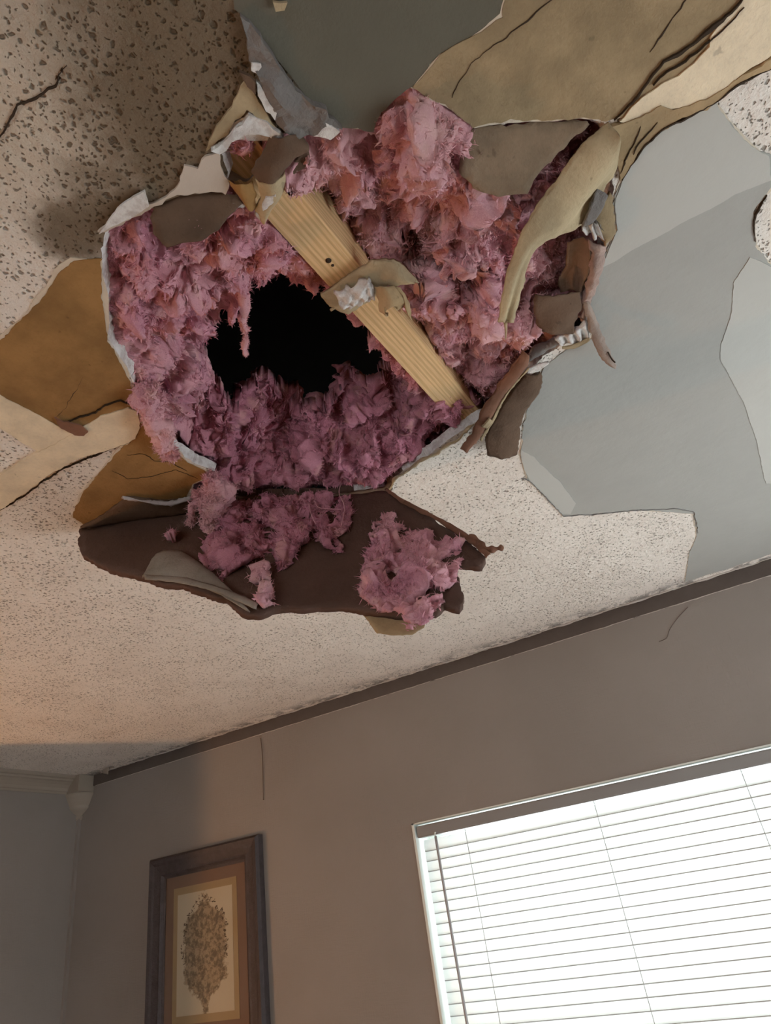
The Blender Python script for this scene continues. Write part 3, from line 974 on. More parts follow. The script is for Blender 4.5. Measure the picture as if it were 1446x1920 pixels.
while z > WZ0 + .03:
    c = slat0.copy()
    COL.objects.link(c)
    c.parent = bl
    c.matrix_parent_inverse = slat0.matrix_parent_inverse.copy()
    c.location = (0, by, z)
    z -= PITCH
box('bottom_rail', (bx0 + .004, by - .010, WZ0 + .006), (bx1 - .004, by + .010, WZ0 + .018), M_RAIL, bl, .003)
for (px, py) in ((868, 1560), (1111, 1506), (1388, 1444)):
    x = wp(px, py)[0]
    tube('ladder_cord', [np.array([x, by - .0075, HB]), np.array([x, by - .0075, WZ0 + .02])], .0007, M_CORD, None, 6, 2)
    pass
for o in [o for o in COL.objects if o.name.startswith('ladder_cord')]: part_of(o, bl)
xa = wp(819, 1572, -.002)[0]
wd = tube('tilt_wand', [np.array([xa, by - .0245, HB - .004]), np.array([xa + .003, by - .026, HB - .25]), np.array([xa + .006, by - .026, HB - .50])], .0032, M_WAND, None, 6, 12)
part_of(wd, bl)
wh = tube('wand_hook', [np.array([xa, by - .020, HB + .004]), np.array([xa, by - .025, HB + .003]), np.array([xa, by - .0245, HB - .008])], .0014, M_WHITE, None, 6, 10)
part_of(wh, bl)

# ------------------------------------------------------------------ joist
JZ = ZC + BT
jl0 = cp(500, 400, BT)[0]; jl1 = cp(612, 540, BT)[0]
jr0 = cp(562, 352, BT)[0]; jr1 = cp(665, 495, BT)[0]
JL = (jl0 + jl1) / 2; JR = (jr0 + jr1) / 2
j = box('ceiling_joist', (JL, -.4, JZ), (JR, YB + .05, JZ + .14), M_WOOD, None, .0012)
tag(j, 'bare sawn wooden joist crossing the hole', 'joist')
JSKEW = 0

# ------------------------------------------------------------------ pink insulation
CTRL = [  # pixel x, y, height above the ceiling's underside
    (200, 470, .010), (205, 560, .006), (225, 640, .012), (250, 700, .008), (285, 790, -.004), (330, 860, .004), (300, 840, -.004),
    (300, 430, .018), (400, 460, .004), (350, 520, .012), (450, 435, .002), (540, 470, .018), (500, 480, .010), (260, 520, .012), (300, 600, .022), (330, 680, .040), (360, 600, .045),
    (420, 520, .030), (400, 590, .060), (460, 545, .055), (540, 515, .060), (605, 530, .055), (375, 640, .075), (385, 690, .095), (600, 470, .03),
    (360, 760, .070), (310, 740, .03), (420, 840, .022), (380, 860, .020), (450, 900, .010),
    (500, 700, .140), (540, 732, .125), (640, 692, .135), (740, 690, .115), (560, 790, .060), (690, 790, .055), (460, 780, .085), (620, 750, .085),
    (790, 800, .030), (600, 860, .030), (700, 870, .010), (760, 860, .004), (850, 785, -.002), (560, 910, .020), (660, 905, .014), (820, 760, .03),
    (640, 275, -.004), (600, 260, .004), (790, 240, -.022), (760, 190, .004), (840, 255, -.014), (790, 300, -.018), (730, 290, .014), (700, 270, .03), (880, 350, -.012), (930, 362, -.002), (960, 378, .002), (930, 285, .034), (985, 290, .036), (1020, 300, .055), (900, 290, .024), (800, 430, .125), (760, 420, .11), (840, 440, .115),
    (620, 400, .085), (600, 350, .075), (640, 450, .09), (700, 430, .060), (700, 350, .050), (690, 480, .05), (740, 540, .03), (850, 520, .004), (900, 450, .02), (860, 620, -.030), (800, 590, -.012), (920, 600, -.014), (850, 660, .045), (930, 650, .04), (950, 480, .020),
    (1000, 390, .026), (1100, 260, .085), (1050, 330, .065), (1000, 330, .05), (1070, 480, .050), (1030, 520, .04), (990, 610, .000), (950, 690, .030), (900, 720, .055), (880, 690, .04), (840, 690, .02), (1080, 580, .05), (940, 760, .03), (1130, 400, .05)]
CT = np.array([np.r_[cp(x, y, z)[:2], z] for x, y, z in CTRL])


def field(X, Y):
    num = np.zeros(len(X)); den = np.zeros(len(X))
    for a, b, z in CT:
        d2 = (X - a) ** 2 + (Y - b) ** 2
        w = 1.0 / (d2 + 1.2e-4) ** 2.0
        num += w * z; den += w
    return num / den


def P2(lst): return np.array([cp(*p)[:2] for p in lst])


VOID = P2([(372, 640, .075), (380, 615, .07), (402, 588, .06), (410, 562, .058), (440, 560, .055), (462, 545, .055), (490, 525, .058), (540, 513, .06), (575, 522, .058), (606, 530, .055),
           (625, 545, .055), (690, 600, .06), (745, 668, .11), (738, 690, .115), (700, 690, .12), (640, 690, .135), (590, 712, .13), (540, 734, .125), (505, 705, .14), (440, 700, .13), (392, 696, .1)])
VOID = roughen(np.c_[VOID, np.zeros(len(VOID))], .004, .004, 9)[:, :2]
FAR = P2([(335, 880, 0), (372, 800, .04), (388, 740, .08), (390, 696, .11), (500, 640, .15), (760, 640, .12), (852, 742, .012), (874, 752, .012), (905, 790, 0), (840, 960, 0), (600, 1060, 0), (330, 1010, 0)])
HOLE2 = hole[:, :2]


def billow(P, s, seed): return np.abs(noise3(P * s + seed))


def fluffy(V, N, amp=1.0, seed=0.0):
    """push a smooth surface into tufts: puffs with deep creases, then curled finer tufts"""
    W = V + vnoise(V * 38 + seed) * .010
    W = W + vnoise(W * 95 + seed + 5) * .004
    d = billow(W, 21, seed) * .045 + billow(W, 47, seed + 11) * .023 + billow(W, 105, seed + 23) * .0105 + billow(W, 220, seed + 31) * .0050
    d = d - .019
    out = V + N * (d[:, None] * amp)
    out = out + vnoise(out * 50 + seed + 3) * .0045 * amp + vnoise(out * 170 + seed + 7) * .0014 * amp
    return out


def normals_grid(V, Q):
    n = np.zeros_like(V)
    a = V[Q[:, 1]] - V[Q[:, 0]]; b = V[Q[:, 2]] - V[Q[:, 0]]
    fn = np.cross(a, b)
    for k in range(Q.shape[1]): np.add.at(n, Q[:, k], fn)
    return n / (np.linalg.norm(n, axis=1)[:, None] + 1e-12)


def fibres(parent, V, N, count, mat, lmin=.004, lmax=.011, w0=.0007, w1=.0030, seed=0, sway=1.0, name='fibre_tufts'):
    """curled flakes and wisps standing out of the wool: far too many to count"""
    r = np.random.default_rng(seed + 100)
    idx = r.integers(0, len(V), count)
    P = V[idx]; n = N[idx]
    flow = vnoise(P * 30 + 3.3) * 1.8 + r.normal(size=P.shape) * .55
    d = n * r.uniform(.0, .6, (count, 1)) + flow * .7 * sway
    d /= np.linalg.norm(d, axis=1)[:, None]
    L = r.uniform(lmin, lmax, count) * r.uniform(.5, 1.0, count)
    W = np.where(r.random(count) < .80, r.uniform(w0 * .5, w0 * 1.4, count), r.uniform(w1 * .4, w1 * .8, count))
    side = np.cross(d, r.normal(size=P.shape)); side /= np.linalg.norm(side, axis=1)[:, None]
    curl = np.cross(side, d)
    k = r.uniform(-1.7, 1.7, count)
    S = 5
    prof = np.array([.55, 1.0, .95, .6, .08])
    vs = []
    base = P - n * .0015
    for s in range(S):
        t = s / (S - 1)
        ang = (k * t)[:, None]
        c = base + d * (L * t)[:, None] * np.cos(ang * .55) + curl * (L * t)[:, None] * np.sin(ang * .55)
        hw = side * (W * prof[s] * .5)[:, None] + curl * (W * .25 * prof[s])[:, None]
        vs.append(c + hw); vs.append(c - hw)
    VV = np.stack(vs, 1).reshape(-1, 3)
    q = []
    for s in range(S - 1): q.append([2 * s, 2 * s + 1, 2 * s + 3, 2 * s + 2])
    q = np.array(q)
    Q = (np.arange(count)[:, None, None] * (2 * S) + q[None]).reshape(-1, 4)
    o = np_mesh(name, VV, Q, mat, parent, True)
    o['kind'] = 'stuff'
    return o


def grid_mesh(X, Y, mask):
    """quads of a regular grid whose four corners are in the mask"""
    ny, nx = mask.shape
    idx = -np.ones(mask.shape, int)
    q = mask[:-1, :-1] & mask[1:, :-1] & mask[:-1, 1:] & mask[1:, 1:]
    use = np.zeros_like(mask)
    use[:-1, :-1] |= q; use[1:, :-1] |= q; use[:-1, 1:] |= q; use[1:, 1:] |= q
    idx[use] = np.arange(use.sum())
    Q = np.stack([idx[:-1, :-1][q], idx[1:, :-1][q], idx[1:, 1:][q], idx[:-1, 1:][q]], 1)
    return use, Q


def close_up(V, Q, Vtop):
    k = len(V)
    e = np.concatenate([Q[:, [0, 1]], Q[:, [1, 2]], Q[:, [2, 3]], Q[:, [3, 0]]])
    key = e[:, 0].astype(np.int64) * (k + 1) + e[:, 1]; rkey = e[:, 1].astype(np.int64) * (k + 1) + e[:, 0]
    b = e[~np.isin(key, rkey)]
    side = np.stack([b[:, 1], b[:, 0], b[:, 0] + k, b[:, 1] + k], 1)
    return np.vstack([V, Vtop]), np.vstack([Q, Q[:, ::-1] + k, side])


RES = .0013
GX, GY = np.meshgrid(np.arange(-.62, .14, RES), np.arange(.20, .86, RES))
fx, fy = GX.ravel(), GY.ravel()
in_void = inside(VOID, fx, fy).reshape(GX.shape)
in_far = inside(FAR, fx, fy).reshape(GX.shape)
near = (inside(HOLE2, fx, fy) | (edge_dist(HOLE2, fx, fy) < .035)).reshape(GX.shape)
right_line = JR
batts = (
    ('left', near & ~in_void & ~in_far & (GX < JL - .002), M_PINK, 'pink insulation batt left of the joist, curving round the black gap', 2.0),
    ('right', near & ~in_void & ~in_far & (GX > JR + .002), M_SALMON, 'pale pink insulation batt bulging from the hole right of the joist', 5.0),
    ('far', near & ~in_void & in_far, M_PINK_SHADE, 'shade-darkened rose insulation batt at the far rim of the hole over the hanging board', 8.0))
HB_edge = edge_dist(HOLE2, fx, fy).reshape(GX.shape)
in_hole = inside(HOLE2, fx, fy).reshape(GX.shape)
for key, mask, mat, label, sd in batts:
    use, Q = grid_mesh(GX, GY, mask)
    x, y = GX[use], GY[use]
    z = field(x, y)
    ih = in_hole[use]; ed = HB_edge[use]
    lim = np.where(ih, z, np.maximum(z, BT + .030 + .0 * ed))          # above the board outside the hole
    trans = np.clip(ed / .012, 0, 1)
    z = np.where(ih, z * trans + np.maximum(z, .008) * (1 - trans), lim)
    V = np.stack([x, y, ZC + z], 1)
    Nf = -normals_grid(V, Q[:, ::-1])
    N = normals_grid(V, Q)
    if N[:, 2].mean() > 0:
        Q = Q[:, ::-1]; N = -N
    amp = 1.0
    amp = np.clip(ed / .020, .22, 1.0)[:, None]
    V2 = fluffy(V, N, amp, sd)
    outm = ~ih
    V2[outm, 2] = np.maximum(V2[outm, 2], ZC + BT + .004)
    if key == 'left': V2[:, 0] = np.minimum(V2[:, 0], JL - .001)
    if key == 'right': V2[:, 0] = np.maximum(V2[:, 0], JR + .001)
    top = V2.copy(); top[:, 2] = V2[:, 2] + .022
    VV, QQ = close_up(V2, Q, top)
    o = np_mesh('insulation_batt', VV, QQ, mat, None, True)
    tag(o, label, 'insulation', 'pink insulation in the ceiling hole')
    N2 = normals_grid(V2, Q)
    inn = ih & (ed > .004)
    fibres(o, V2[inn], N2[inn], int(inn.sum() * .9), mat, seed=int(sd))


def blob(name, pts, radii, mat, label, seed, parent=None, amp=.6, res=.0016, nf=2500, cat='insulation clump', squash=None, lmax=.012):
    """a loose wad of wool around a chain of points: a tapered tube skinned with tufts"""
    P = np.array([p for p in pts], float)
    tot = np.linalg.norm(np.diff(P, axis=0), axis=1).sum() if len(P) > 1 else radii[0]
    n = max(24, int((tot + radii[0] + radii[-1]) / res)); m = max(28, int(2 * math.pi * max(radii) / res))
    # extend caps
    d0 = unit(P[0] - P[1]); d1 = unit(P[-1] - P[-2])
    C = np.vstack([P[0] + d0 * radii[0], P, P[-1] + d1 * radii[-1]])
    rad = np.r_[0.0, radii, 0.0]
    C = catmull(C, n)
    t = np.linspace(0, len(rad) - 1, n)
    rr = np.interp(t, np.arange(len(rad)), rad)
    # round the caps
    c0 = np.clip(t, 0, 1); c1 = np.clip(len(rad) - 1 - t, 0, 1)
    rr = np.where(t < 1, radii[0] * np.sqrt(1 - (1 - c0) ** 2 + 1e-9), rr)
    rr = np.where(t > len(rad) - 2, radii[-1] * np.sqrt(1 - (1 - c1) ** 2 + 1e-9), rr)
    V = np.zeros((n, m, 3)); N = np.zeros((n, m, 3))
    prev = None
    for i in range(n):
        tg = unit(C[min(i + 1, n - 1)] - C[max(i - 1, 0)])
        a = np.cross(tg, [.3, .8, .52]) if prev is None else prev - tg * np.dot(prev, tg)
        a = unit(a); prev = a; b = np.cross(tg, a)
        w = np.linspace(0, 2 * math.pi, m, endpoint=False)[:, None]
        N[i] = np.cos(w) * a + np.sin(w) * b
        V[i] = C[i] + N[i] * rr[i]
    V = V.reshape(-1, 3); N = N.reshape(-1, 3)
    i, k = np.meshgrid(np.arange(n - 1), np.arange(m), indexing='ij')
    Q = np.stack([i * m + k, i * m + (k + 1) % m, (i + 1) * m + (k + 1) % m, (i + 1) * m + k], -1).reshape(-1, 4)
    V2 = fluffy(V, N, amp, seed)
    N2 = normals_grid(V2, Q)
    if (N2 * N).sum() < 0: Q = Q[:, ::-1]; N2 = -N2
    o = np_mesh(name, V2, Q, mat, parent, True)
    if label: tag(o, label, cat, 'loose wads of pink insulation')
    fibres(o, V2, N2, int(nf * 2.2), mat, lmax=lmax, seed=int(seed))
    return o


# wads hanging free
blob('insulation_wad', [cp(395, 905, -.012), cp(402, 930, -.022), cp(405, 960, -.034), cp(400, 982, -.044)], [.012, .019, .017, .010], M_SALMON,
     'salmon wad of insulation hanging over the orange-brown paper edge', 41, nf=3500)
blob('insulation_wad', [cp(372, 930, -.02), cp(358, 955, -.028), cp(358, 980, -.036)], [.006, .005, .003], M_SALMON,
     'thin pink curl of insulation beside the salmon wad at the left of the hanging board', 43, nf=500, amp=.3)
blob('insulation_wad', [cp(455, 545, .040), cp(457, 580, .036), cp(455, 600, .034), cp(462, 625, .032), cp(458, 648, .030), cp(459, 664, .029)], [.007, .0045, .0065, .003, .0038, .0018], M_SALMON,
     'pale pink tuft of insulation dangling in front of the black gap', 47, nf=900, amp=.22, lmax=.006)
blob('insulation_wad', [cp(280, 735, -.003), cp(288, 780, -.008), cp(305, 815, -.010), cp(316, 850, -.014)], [.012, .013, .010, .004], M_SALMON,
     'salmon insulation roll drooping over the left board edge by the tape tip', 53, nf=2500, amp=.45)

# ------------------------------------------------------------------ hanging board below the hole
ha, hb = (153, 990), (742, 902)
flap = empty('hanging_drywall_board', tuple(cp(450, 945)))
tag(flap, 'broken drywall board hanging down below the hole, dark brown paper side showing', 'drywall board')
TILT = 62
FP = [(150, 992), (255, 974), (355, 958), (480, 940), (600, 932), (718, 920), (730, 924), (760, 948), (800, 968), (836, 988), (868, 1008), (893, 1028), (912, 1044), (905, 1058), (858, 1056), (864, 1090), (868, 1128),
      (858, 1138), (835, 1130), (815, 1148), (770, 1150), (720, 1144), (660, 1138), (600, 1136), (556, 1140), (520, 1138), (480, 1150), (458, 1146), (420, 1122), (352, 1100), (272, 1084), (200, 1062), (150, 1036), (146, 1012)]
A_ = cp(*ha); B_ = cp(*hb)
hd = unit(B_ - A_)
pn = np.cross(hd, UZ)
if np.dot(pn, CAM - A_) < 0: pn = -pn
tt = math.radians(TILT)
FD = pn * math.cos(tt) - UZ * math.sin(tt)
FN = np.cross(hd, FD)
if np.dot(FN, CAM - A_) < 0: FN = -FN
part_of(hang('board', FP, ha, hb, TILT, [M_BACKPAPER], None, .0022, 51, .010, lambda a, b: .004 * noise3(np.stack([a * 9, b * 9, a * 0], 1)), .010, -.002), flap)


def fp(px, py, off=0.0):
    return pp(px, py, A_ + FN * off, FN)


o = loft('folded_paper', [fp(268, 1082, .004), fp(290, 1040, .010), fp(330, 1030, .010), fp(352, 1040, .006)], [fp(276, 1086, .004), fp(330, 1088, .014), fp(400, 1108, .012), fp(470, 1148, .006)], M_GREYPAPER, None, 24, 10,
         lambda s, t: .006 * np.sin(t * 3.1), .0015, .001, 6)
part_of(o, flap); o['label'] = 'grey-tan folded strip of torn paper'
o = loft('torn_paper_edge', [fp(270, 1078, .012), fp(340, 1082, .016), (fp(420, 1104, .014)), fp(486, 1130, .008)], [fp(272, 1086, .014), fp(336, 1092, .018), fp(410, 1111, .016), fp(480, 1142, .008)], M_GREYPAPER, None, 30, 5, lambda s, t: .002 * np.sin(t * 3.1), .001, .0012, 7)
part_of(o, flap)
o = loft('torn_paper_edge', [fp(722, 918, .004), fp(760, 946, .008), fp(830, 984, .008), fp(890, 1024, .006), fp(912, 1046, .004)], [fp(728, 918, .004), fp(772, 944, .009), fp(842, 980, .010), fp(898, 1016, .008), fp(922, 1040, .004)], M_RUST, None, 40, 5, lambda s, t: .003 * np.sin(t * 3.1), .001, .0016, 8)
part_of(o, flap); o['label'] = 'rust-brown ragged paper edge'
o = tube('paper_tatter', [fp(880, 1008, .006), fp(896, 1014, .008), fp(906, 1026, .008), fp(922, 1030, .008), fp(936, 1028, .010), fp(944, 1026, .010)], .0050, M_RUST, None, 8, 40, taper=lambda s: (.9 + .35 * math.sin(s * 23)) * (1 - .35 * s))
part_of(o, flap)
o = hang('torn_paper_tab', [(658, 1128), (720, 1126), (800, 1126), (806, 1150), (794, 1178), (776, 1194), (740, 1192), (708, 1186), (690, 1164)], ha, hb, TILT + 3, M_TAN, None, .002, 52, .008, lambda a, b: .003 * np.sin(a * 40), .0015, -.002)
part_of(o, flap); o['label'] = 'tan torn paper tab at the lower edge'
o = hang('torn_paper_tab', [(826, 1098), (846, 1108), (866, 1128), (864, 1142), (846, 1140), (826, 1132)], ha, hb, TILT + 4, M_GREYPAPER, None, .002, 53, .008, None, .0015, -.002)
part_of(o, flap)
# the hinge gap: gypsum and brown paper between the ceiling and the board
o = sheet('hinge_paper', [cp(*p, -.0045) for p in ((152, 992), (160, 984), (200, 962), (222, 946), (236, 932), (300, 940), (358, 936), (420, 932), (520, 934), (640, 928), (722, 916), (740, 904), (734, 926), (640, 938), (480, 946), (356, 962), (250, 980))], np.array([0, 0, ZC - .0045]), UX, -UY, M_DARKPAPER, None, .008, lambda a, b: .002 * noise3(np.stack([a * 40, b * 40, a * 0], 1)), .004, .0016, 54)
part_of(o, flap)
o = loft('gypsum_break', [cp(228, 932, -.004), cp(275, 938, -.006), cp(320, 940, -.006), cp(358, 930, -.005)], [cp(232, 934, -.007), cp(276, 944, -.009), cp(320, 948, -.009), cp(360, 937, -.008)], M_GYPGREY, None, 30, 6, lambda s, t: .003 * np.sin(t * 3.1), .002, .002, 9)
part_of(o, flap); o['label'] = 'white crumbling gypsum edge'


def flap_mass(poly, thick, mat, label, seed, nf=.5):
    """wool lying against the hanging board"""
    P = np.array([fp(*p, .0) for p in poly])
    U2 = np.stack([(P - A_) @ hd, (P - A_) @ FD], 1)
    U2 = roughen(np.c_[U2, np.zeros(len(U2))], .004, .006, seed)[:, :2]
    lo, hi = U2.min(0), U2.max(0)
    gx, gy = np.meshgrid(np.arange(lo[0], hi[0], RES), np.arange(lo[1], hi[1], RES))
    m = inside(U2, gx.ravel(), gy.ravel()).reshape(gx.shape)
    q3 = np.stack([gx.ravel(), gy.ravel(), gx.ravel() * 0 + seed], 1)
    m &= ((noise3(q3 * 34) + .45 * noise3(q3 * 110)) > -.42).reshape(gx.shape)
    use, Q = grid_mesh(gx, gy, m)
    a, b = gx[use], gy[use]
    ed = np.minimum(edge_dist(U2, a, b), np.clip((noise3(np.stack([a, b, a * 0 + seed], 1) * 34) + .42) * .022, 0, 1))
    pos = A_ + a[:, None] * hd + b[:, None] * FD
    nn = noise3(pos * 22 + seed)
    h = thick * np.clip(ed / .022, 0, 1) ** .6 * np.clip(.75 + .9 * nn, .12, 1.6) + .0045
    V = pos + FN * h[:, None]
    N = normals_grid(V, Q)
    if (N @ FN).mean() < 0: Q = Q[:, ::-1]; N = -N
    V2 = fluffy(V, N, .62, seed)
    back = pos + FN * .003
    dd = (V2 - A_) @ FN
    V2 += FN * np.clip(.004 - dd, 0, None)[:, None]
    VV, QQ = close_up(V2, Q, back)
    o = np_mesh('insulation_wad', VV, QQ, mat, None, True)
    tag(o, label, 'insulation clump', 'loose wads of pink insulation')
    N2 = normals_grid(V2, Q)
    fibres(o, V2, N2, int(len(V2) * nf), mat, seed=seed, lmax=.013)
    return o


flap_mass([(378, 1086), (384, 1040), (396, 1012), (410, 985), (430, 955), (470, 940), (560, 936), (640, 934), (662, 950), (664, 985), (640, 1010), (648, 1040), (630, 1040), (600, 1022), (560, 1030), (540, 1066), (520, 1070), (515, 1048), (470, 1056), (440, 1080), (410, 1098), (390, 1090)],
          .012, M_PINK_SHADE, 'wide mass of shade-darkened rose insulation stuck on the middle of the hanging board', 61)
flap_mass([(684, 1060), (690, 1012), (716, 976), (738, 968), (748, 990), (790, 1006), (830, 1012), (862, 1034), (862, 1070), (850, 1098), (836, 1130), (816, 1160), (790, 1184), (772, 1188), (758, 1164), (720, 1148), (672, 1136), (682, 1110), (700, 1090)],
          .015, M_PINK, 'thick wad of pink insulation hanging off the lower right corner of the board', 67)
flap_mass([(472, 1094), (482, 1080), (500, 1078), (510, 1096), (516, 1136), (500, 1140), (488, 1126), (486, 1108)], .010, M_SALMON, 'small pink tuft on the lower edge of the hanging board', 71)
flap_mass([(298, 1002), (312, 1006), (332, 1004), (336, 1020), (318, 1018), (302, 1012)], .005, M_PINK, 'tiny pink scrap of wool on the dark left end of the board', 73)
for i, pts in enumerate(([cp(640, 905, .0), fp(636, 925, .02), fp(646, 950, .02), fp(640, 985, .012)], [fp(590, 940, .02), fp(600, 952, .02), fp(640, 955, .018)], [fp(580, 945, .02), fp(584, 965, .02), fp(592, 982, .012)])):
    o = tube('glass_fibre_thread', pts, .0006, M_SALMON, None, 5, 24)
    tag(o, ('long pale fibre hanging from the far insulation over the board', 'nearly level pale fibre above the rose mass on the board', 'short pale fibre in the rose mass on the board')[i], 'fibre', 'loose fibre threads')

# ------------------------------------------------------------------ torn paper and drywall scraps round the hole
A = [cp(1142, 230, -.002), cp(1096, 268, -.010), cp(1044, 339, -.020), cp(1007, 389, -.028), cp(976, 450, -.036), cp(952, 510, -.042), cp(934, 602, -.050)]
B = [cp(1152, 262, -.003), cp(1158, 312, -.004), cp(1124, 380, -.010), cp(1086, 428, -.020), cp(1008, 466, -.032), cp(979, 542, -.040), cp(964, 606, -.048)]
o = loft('paper_curl', A, B, M_CURL, None, 60, 18, lambda s, t: .016 * np.sin(np.pi * t) * (1 - s * .75) - .010 * np.exp(-((s - .38) / .16) ** 2 - ((t - .80) / .2) ** 2) - .006 * np.exp(-((t - .55) / .16) ** 2) * np.clip(s * 2 - 1, 0, 1), .0016, .0016, 31)
tag(o, 'long pale tan paper curl peeling down at the right of the hole', 'torn paper')
o = tube('paper_tatter', [cp(948, 604, -.049), cp(949, 620, -.050), cp(948, 636, -.051)], .0022, M_CURL, o, 6, 10, taper=lambda s: 1 - .7 * s)

o = hang('paper_flap', [(892, 240), (960, 232), (1040, 226), (1100, 226), (1104, 236), (1066, 268), (1036, 300), (1010, 330), (990, 362), (940, 368), (890, 356), (856, 326), (868, 260)], (890, 238), (1100, 224), 156, mat_paper('umber_paper', (.25, .185, .125)), None, .0018, 55, .007,
         lambda a, b: .003 * noise3(np.stack([a * 20, b * 20, a * 0], 1)), .0016, -.001)
tag(o, 'brown-grey paper flap hanging from the white torn edge at the upper right of the hole', 'torn paper')

o = hang('paper_flap', [(279, 408), (291, 384), (339, 366), (377, 356), (409, 359), (447, 365), (456, 381), (424, 404), (398, 428), (371, 445), (339, 447), (307, 456), (286, 436)], (285, 388), (450, 358), 120, M_DARKPAPER, None, .0016, 56, .006,
         lambda a, b: -.008 * np.sin(np.clip(b * 30, 0, 3.1)) + .002 * noise3(np.stack([a * 30, b * 30, a * 0], 1)), .0016, -.002)
tag(o, 'dark brown oval paper flap hanging at the upper left rim of the hole', 'torn paper')

# crumpled scraps round the joist's near end
o = loft('paper_scrap', [cp(424, 272, .004), cp(440, 262, .012), cp(470, 255, .016), cp(506, 256, .010)], [cp(428, 340, -.002), cp(446, 338, .008), cp(466, 336, .012), cp(482, 310, .006)], M_GREYPAPER, None, 24, 14, lambda s, t: -.012 * np.sin(np.pi * t), .0014, .0016, 32)
tag(o, 'grey curved paper scrap inside the small notch above the dark oval flap', 'torn paper')
blob('insulation_wad', [cp(446, 246, .010), cp(452, 260, .008), cp(458, 272, .006)], [.006, .010, .008], M_PINK, 'small pink puff poking through the notch above the grey scrap', 77, amp=.4, nf=600)
o = loft('paper_roll', [cp(504, 256, -.004), cp(485, 296, -.008), cp(472, 318, -.010), cp(478, 336, -.010)], [cp(562, 254, -.004), cp(580, 276, -.010), cp(552, 300, -.012), cp(530, 322, -.010)], M_DARKPAPER, None, 26, 14, lambda s, t: .010 * np.sin(np.pi * t), .0016, .0014, 33)
tag(o, 'dark brown rolled paper scrap above the near end of the joist', 'torn paper')
o = loft('paper_scrap', [cp(536, 322, -.004), cp(545, 332, -.004)], [cp(578, 276, -.002), cp(582, 308, -.002)], M_DARKPAPER, None, 10, 8, None, .0016, .001, 34)
tag(o, 'small dark paper scrap right of the rolled scrap', 'torn paper')
o = loft('drywall_scrap', [cp(479, 338, -.010), cp(490, 372, -.008), cp(478, 396, -.004), cp(486, 410, -.002)], [cp(534, 324, -.010), cp(537, 346, -.008), cp(522, 372, -.004), cp(502, 406, -.002)], M_CURL, None, 22, 10, lambda s, t: .008 * np.sin(np.pi * t), .003, .0018, 35)
tag(o, 'olive-tan drywall scrap clinging to the near end of the joist', 'drywall scrap')
g_ = loft('gypsum_streak', [cp(490, 388, -.012), cp(500, 372, -.015), cp(518, 364, -.016)], [cp(494, 396, -.011), cp(508, 384, -.014), cp(518, 372, -.015)], M_GYP, o, 14, 5, None, .003, .0014, 36)
g_ = loft('gypsum_streak', [cp(478, 398, -.006), cp(480, 404, -.006)], [cp(488, 400, -.006), cp(488, 412, -.005)], M_GYP, o, 8, 5, None, .003, .0014, 37)
o = loft('paper_scrap', [cp(428, 340, -.005), cp(436, 352, -.006), cp(462, 382, -.004)], [cp(474, 343, -.007), cp(480, 366, -.008), cp(477, 392, -.004)], M_ORANGE, None, 18, 10, lambda s, t: .006 * np.sin(np.pi * t), .0014, .0014, 38)
tag(o, 'orange-brown paper scrap between the oval flap and the joist', 'torn paper')
o = loft('paper_scrap', [cp(434, 382, -.008), cp(446, 380, -.009), cp(460, 384, -.008)], [cp(436, 386, -.008), cp(448, 390, -.009), cp(458, 388, -.008)], M_GYP, None, 12, 5, None, .0014, .001, 39)
tag(o, 'tiny white paper sliver on the right end of the dark oval flap', 'torn paper')

# drywall scrap nailed to the joist
JB = BT
o = loft('drywall_scrap', [cp(603, 552, .006), cp(630, 536, .004), cp(664, 512, .003), cp(704, 492, .000), (cp(745, 492, -.004)), cp(784, 526, -.012)],
         [cp(630, 576, .008), cp(650, 584, .006), cp(672, 580, .004), (cp(702, 562, .000)), cp(733, 535, -.008), cp(778, 532, -.014)], M_CURL, None, 40, 12, lambda s, t: .006 * np.sin(np.pi * t) + .004 * np.sin(s * 9) * t, .0040, .0018, 40)
tag(o, 'broken drywall scrap with curled tan paper still nailed to the middle of the joist', 'drywall scrap')
g_ = loft('gypsum_core', [cp(628, 552, -.006), cp(660, 540, -.008), cp(688, 526, -.010), cp(700, 536, -.010)], [cp(646, 576, -.002), cp(664, 574, -.006), cp(684, 568, -.008), cp(700, 560, -.008)], M_GYP, o, 26, 10, lambda s, t: .006 * np.sin(np.pi * t) + .003 * np.sin(s * 21) * np.cos(t * 9), .004, .0026, 41)
c_ = loft('paper_curl', [cp(702, 537, -.010), cp(708, 560, -.016), cp(712, 582, -.020), cp(728, 590, -.024)], [cp(742, 534, -.012), cp(764, 562, -.022), cp(748, 578, -.026), cp(738, 576, -.026)], M_TAN, o, 26, 12, lambda s, t: .010 * np.sin(np.pi * t), .0014, .0014, 42)
c_ = loft('paper_curl', [cp(742, 540, -.016), cp(756, 556, -.022), cp(762, 580, -.028), cp(770, 600, -.032)], [cp(752, 540, -.016), cp(766, 562, -.022), cp(771, 584, -.028), cp(772, 600, -.032)], M_TAN, o, 20, 6, None, .0014, .0010, 43)
t_ = tube('paper_tatter', [cp(632, 574, .002), cp(626, 578, .000), cp(620, 582, -.002)], .0016, M_TAN, o, 5, 8)
for (x, y, r) in ((616, 489, .0030), (624, 498, .0016)):
    p = cp(x, y, BT - .0006)
    nl = tube('nail_hole', [p, p + np.array([0, 0, .002])], r, M_CRACK, j, 10, 2)

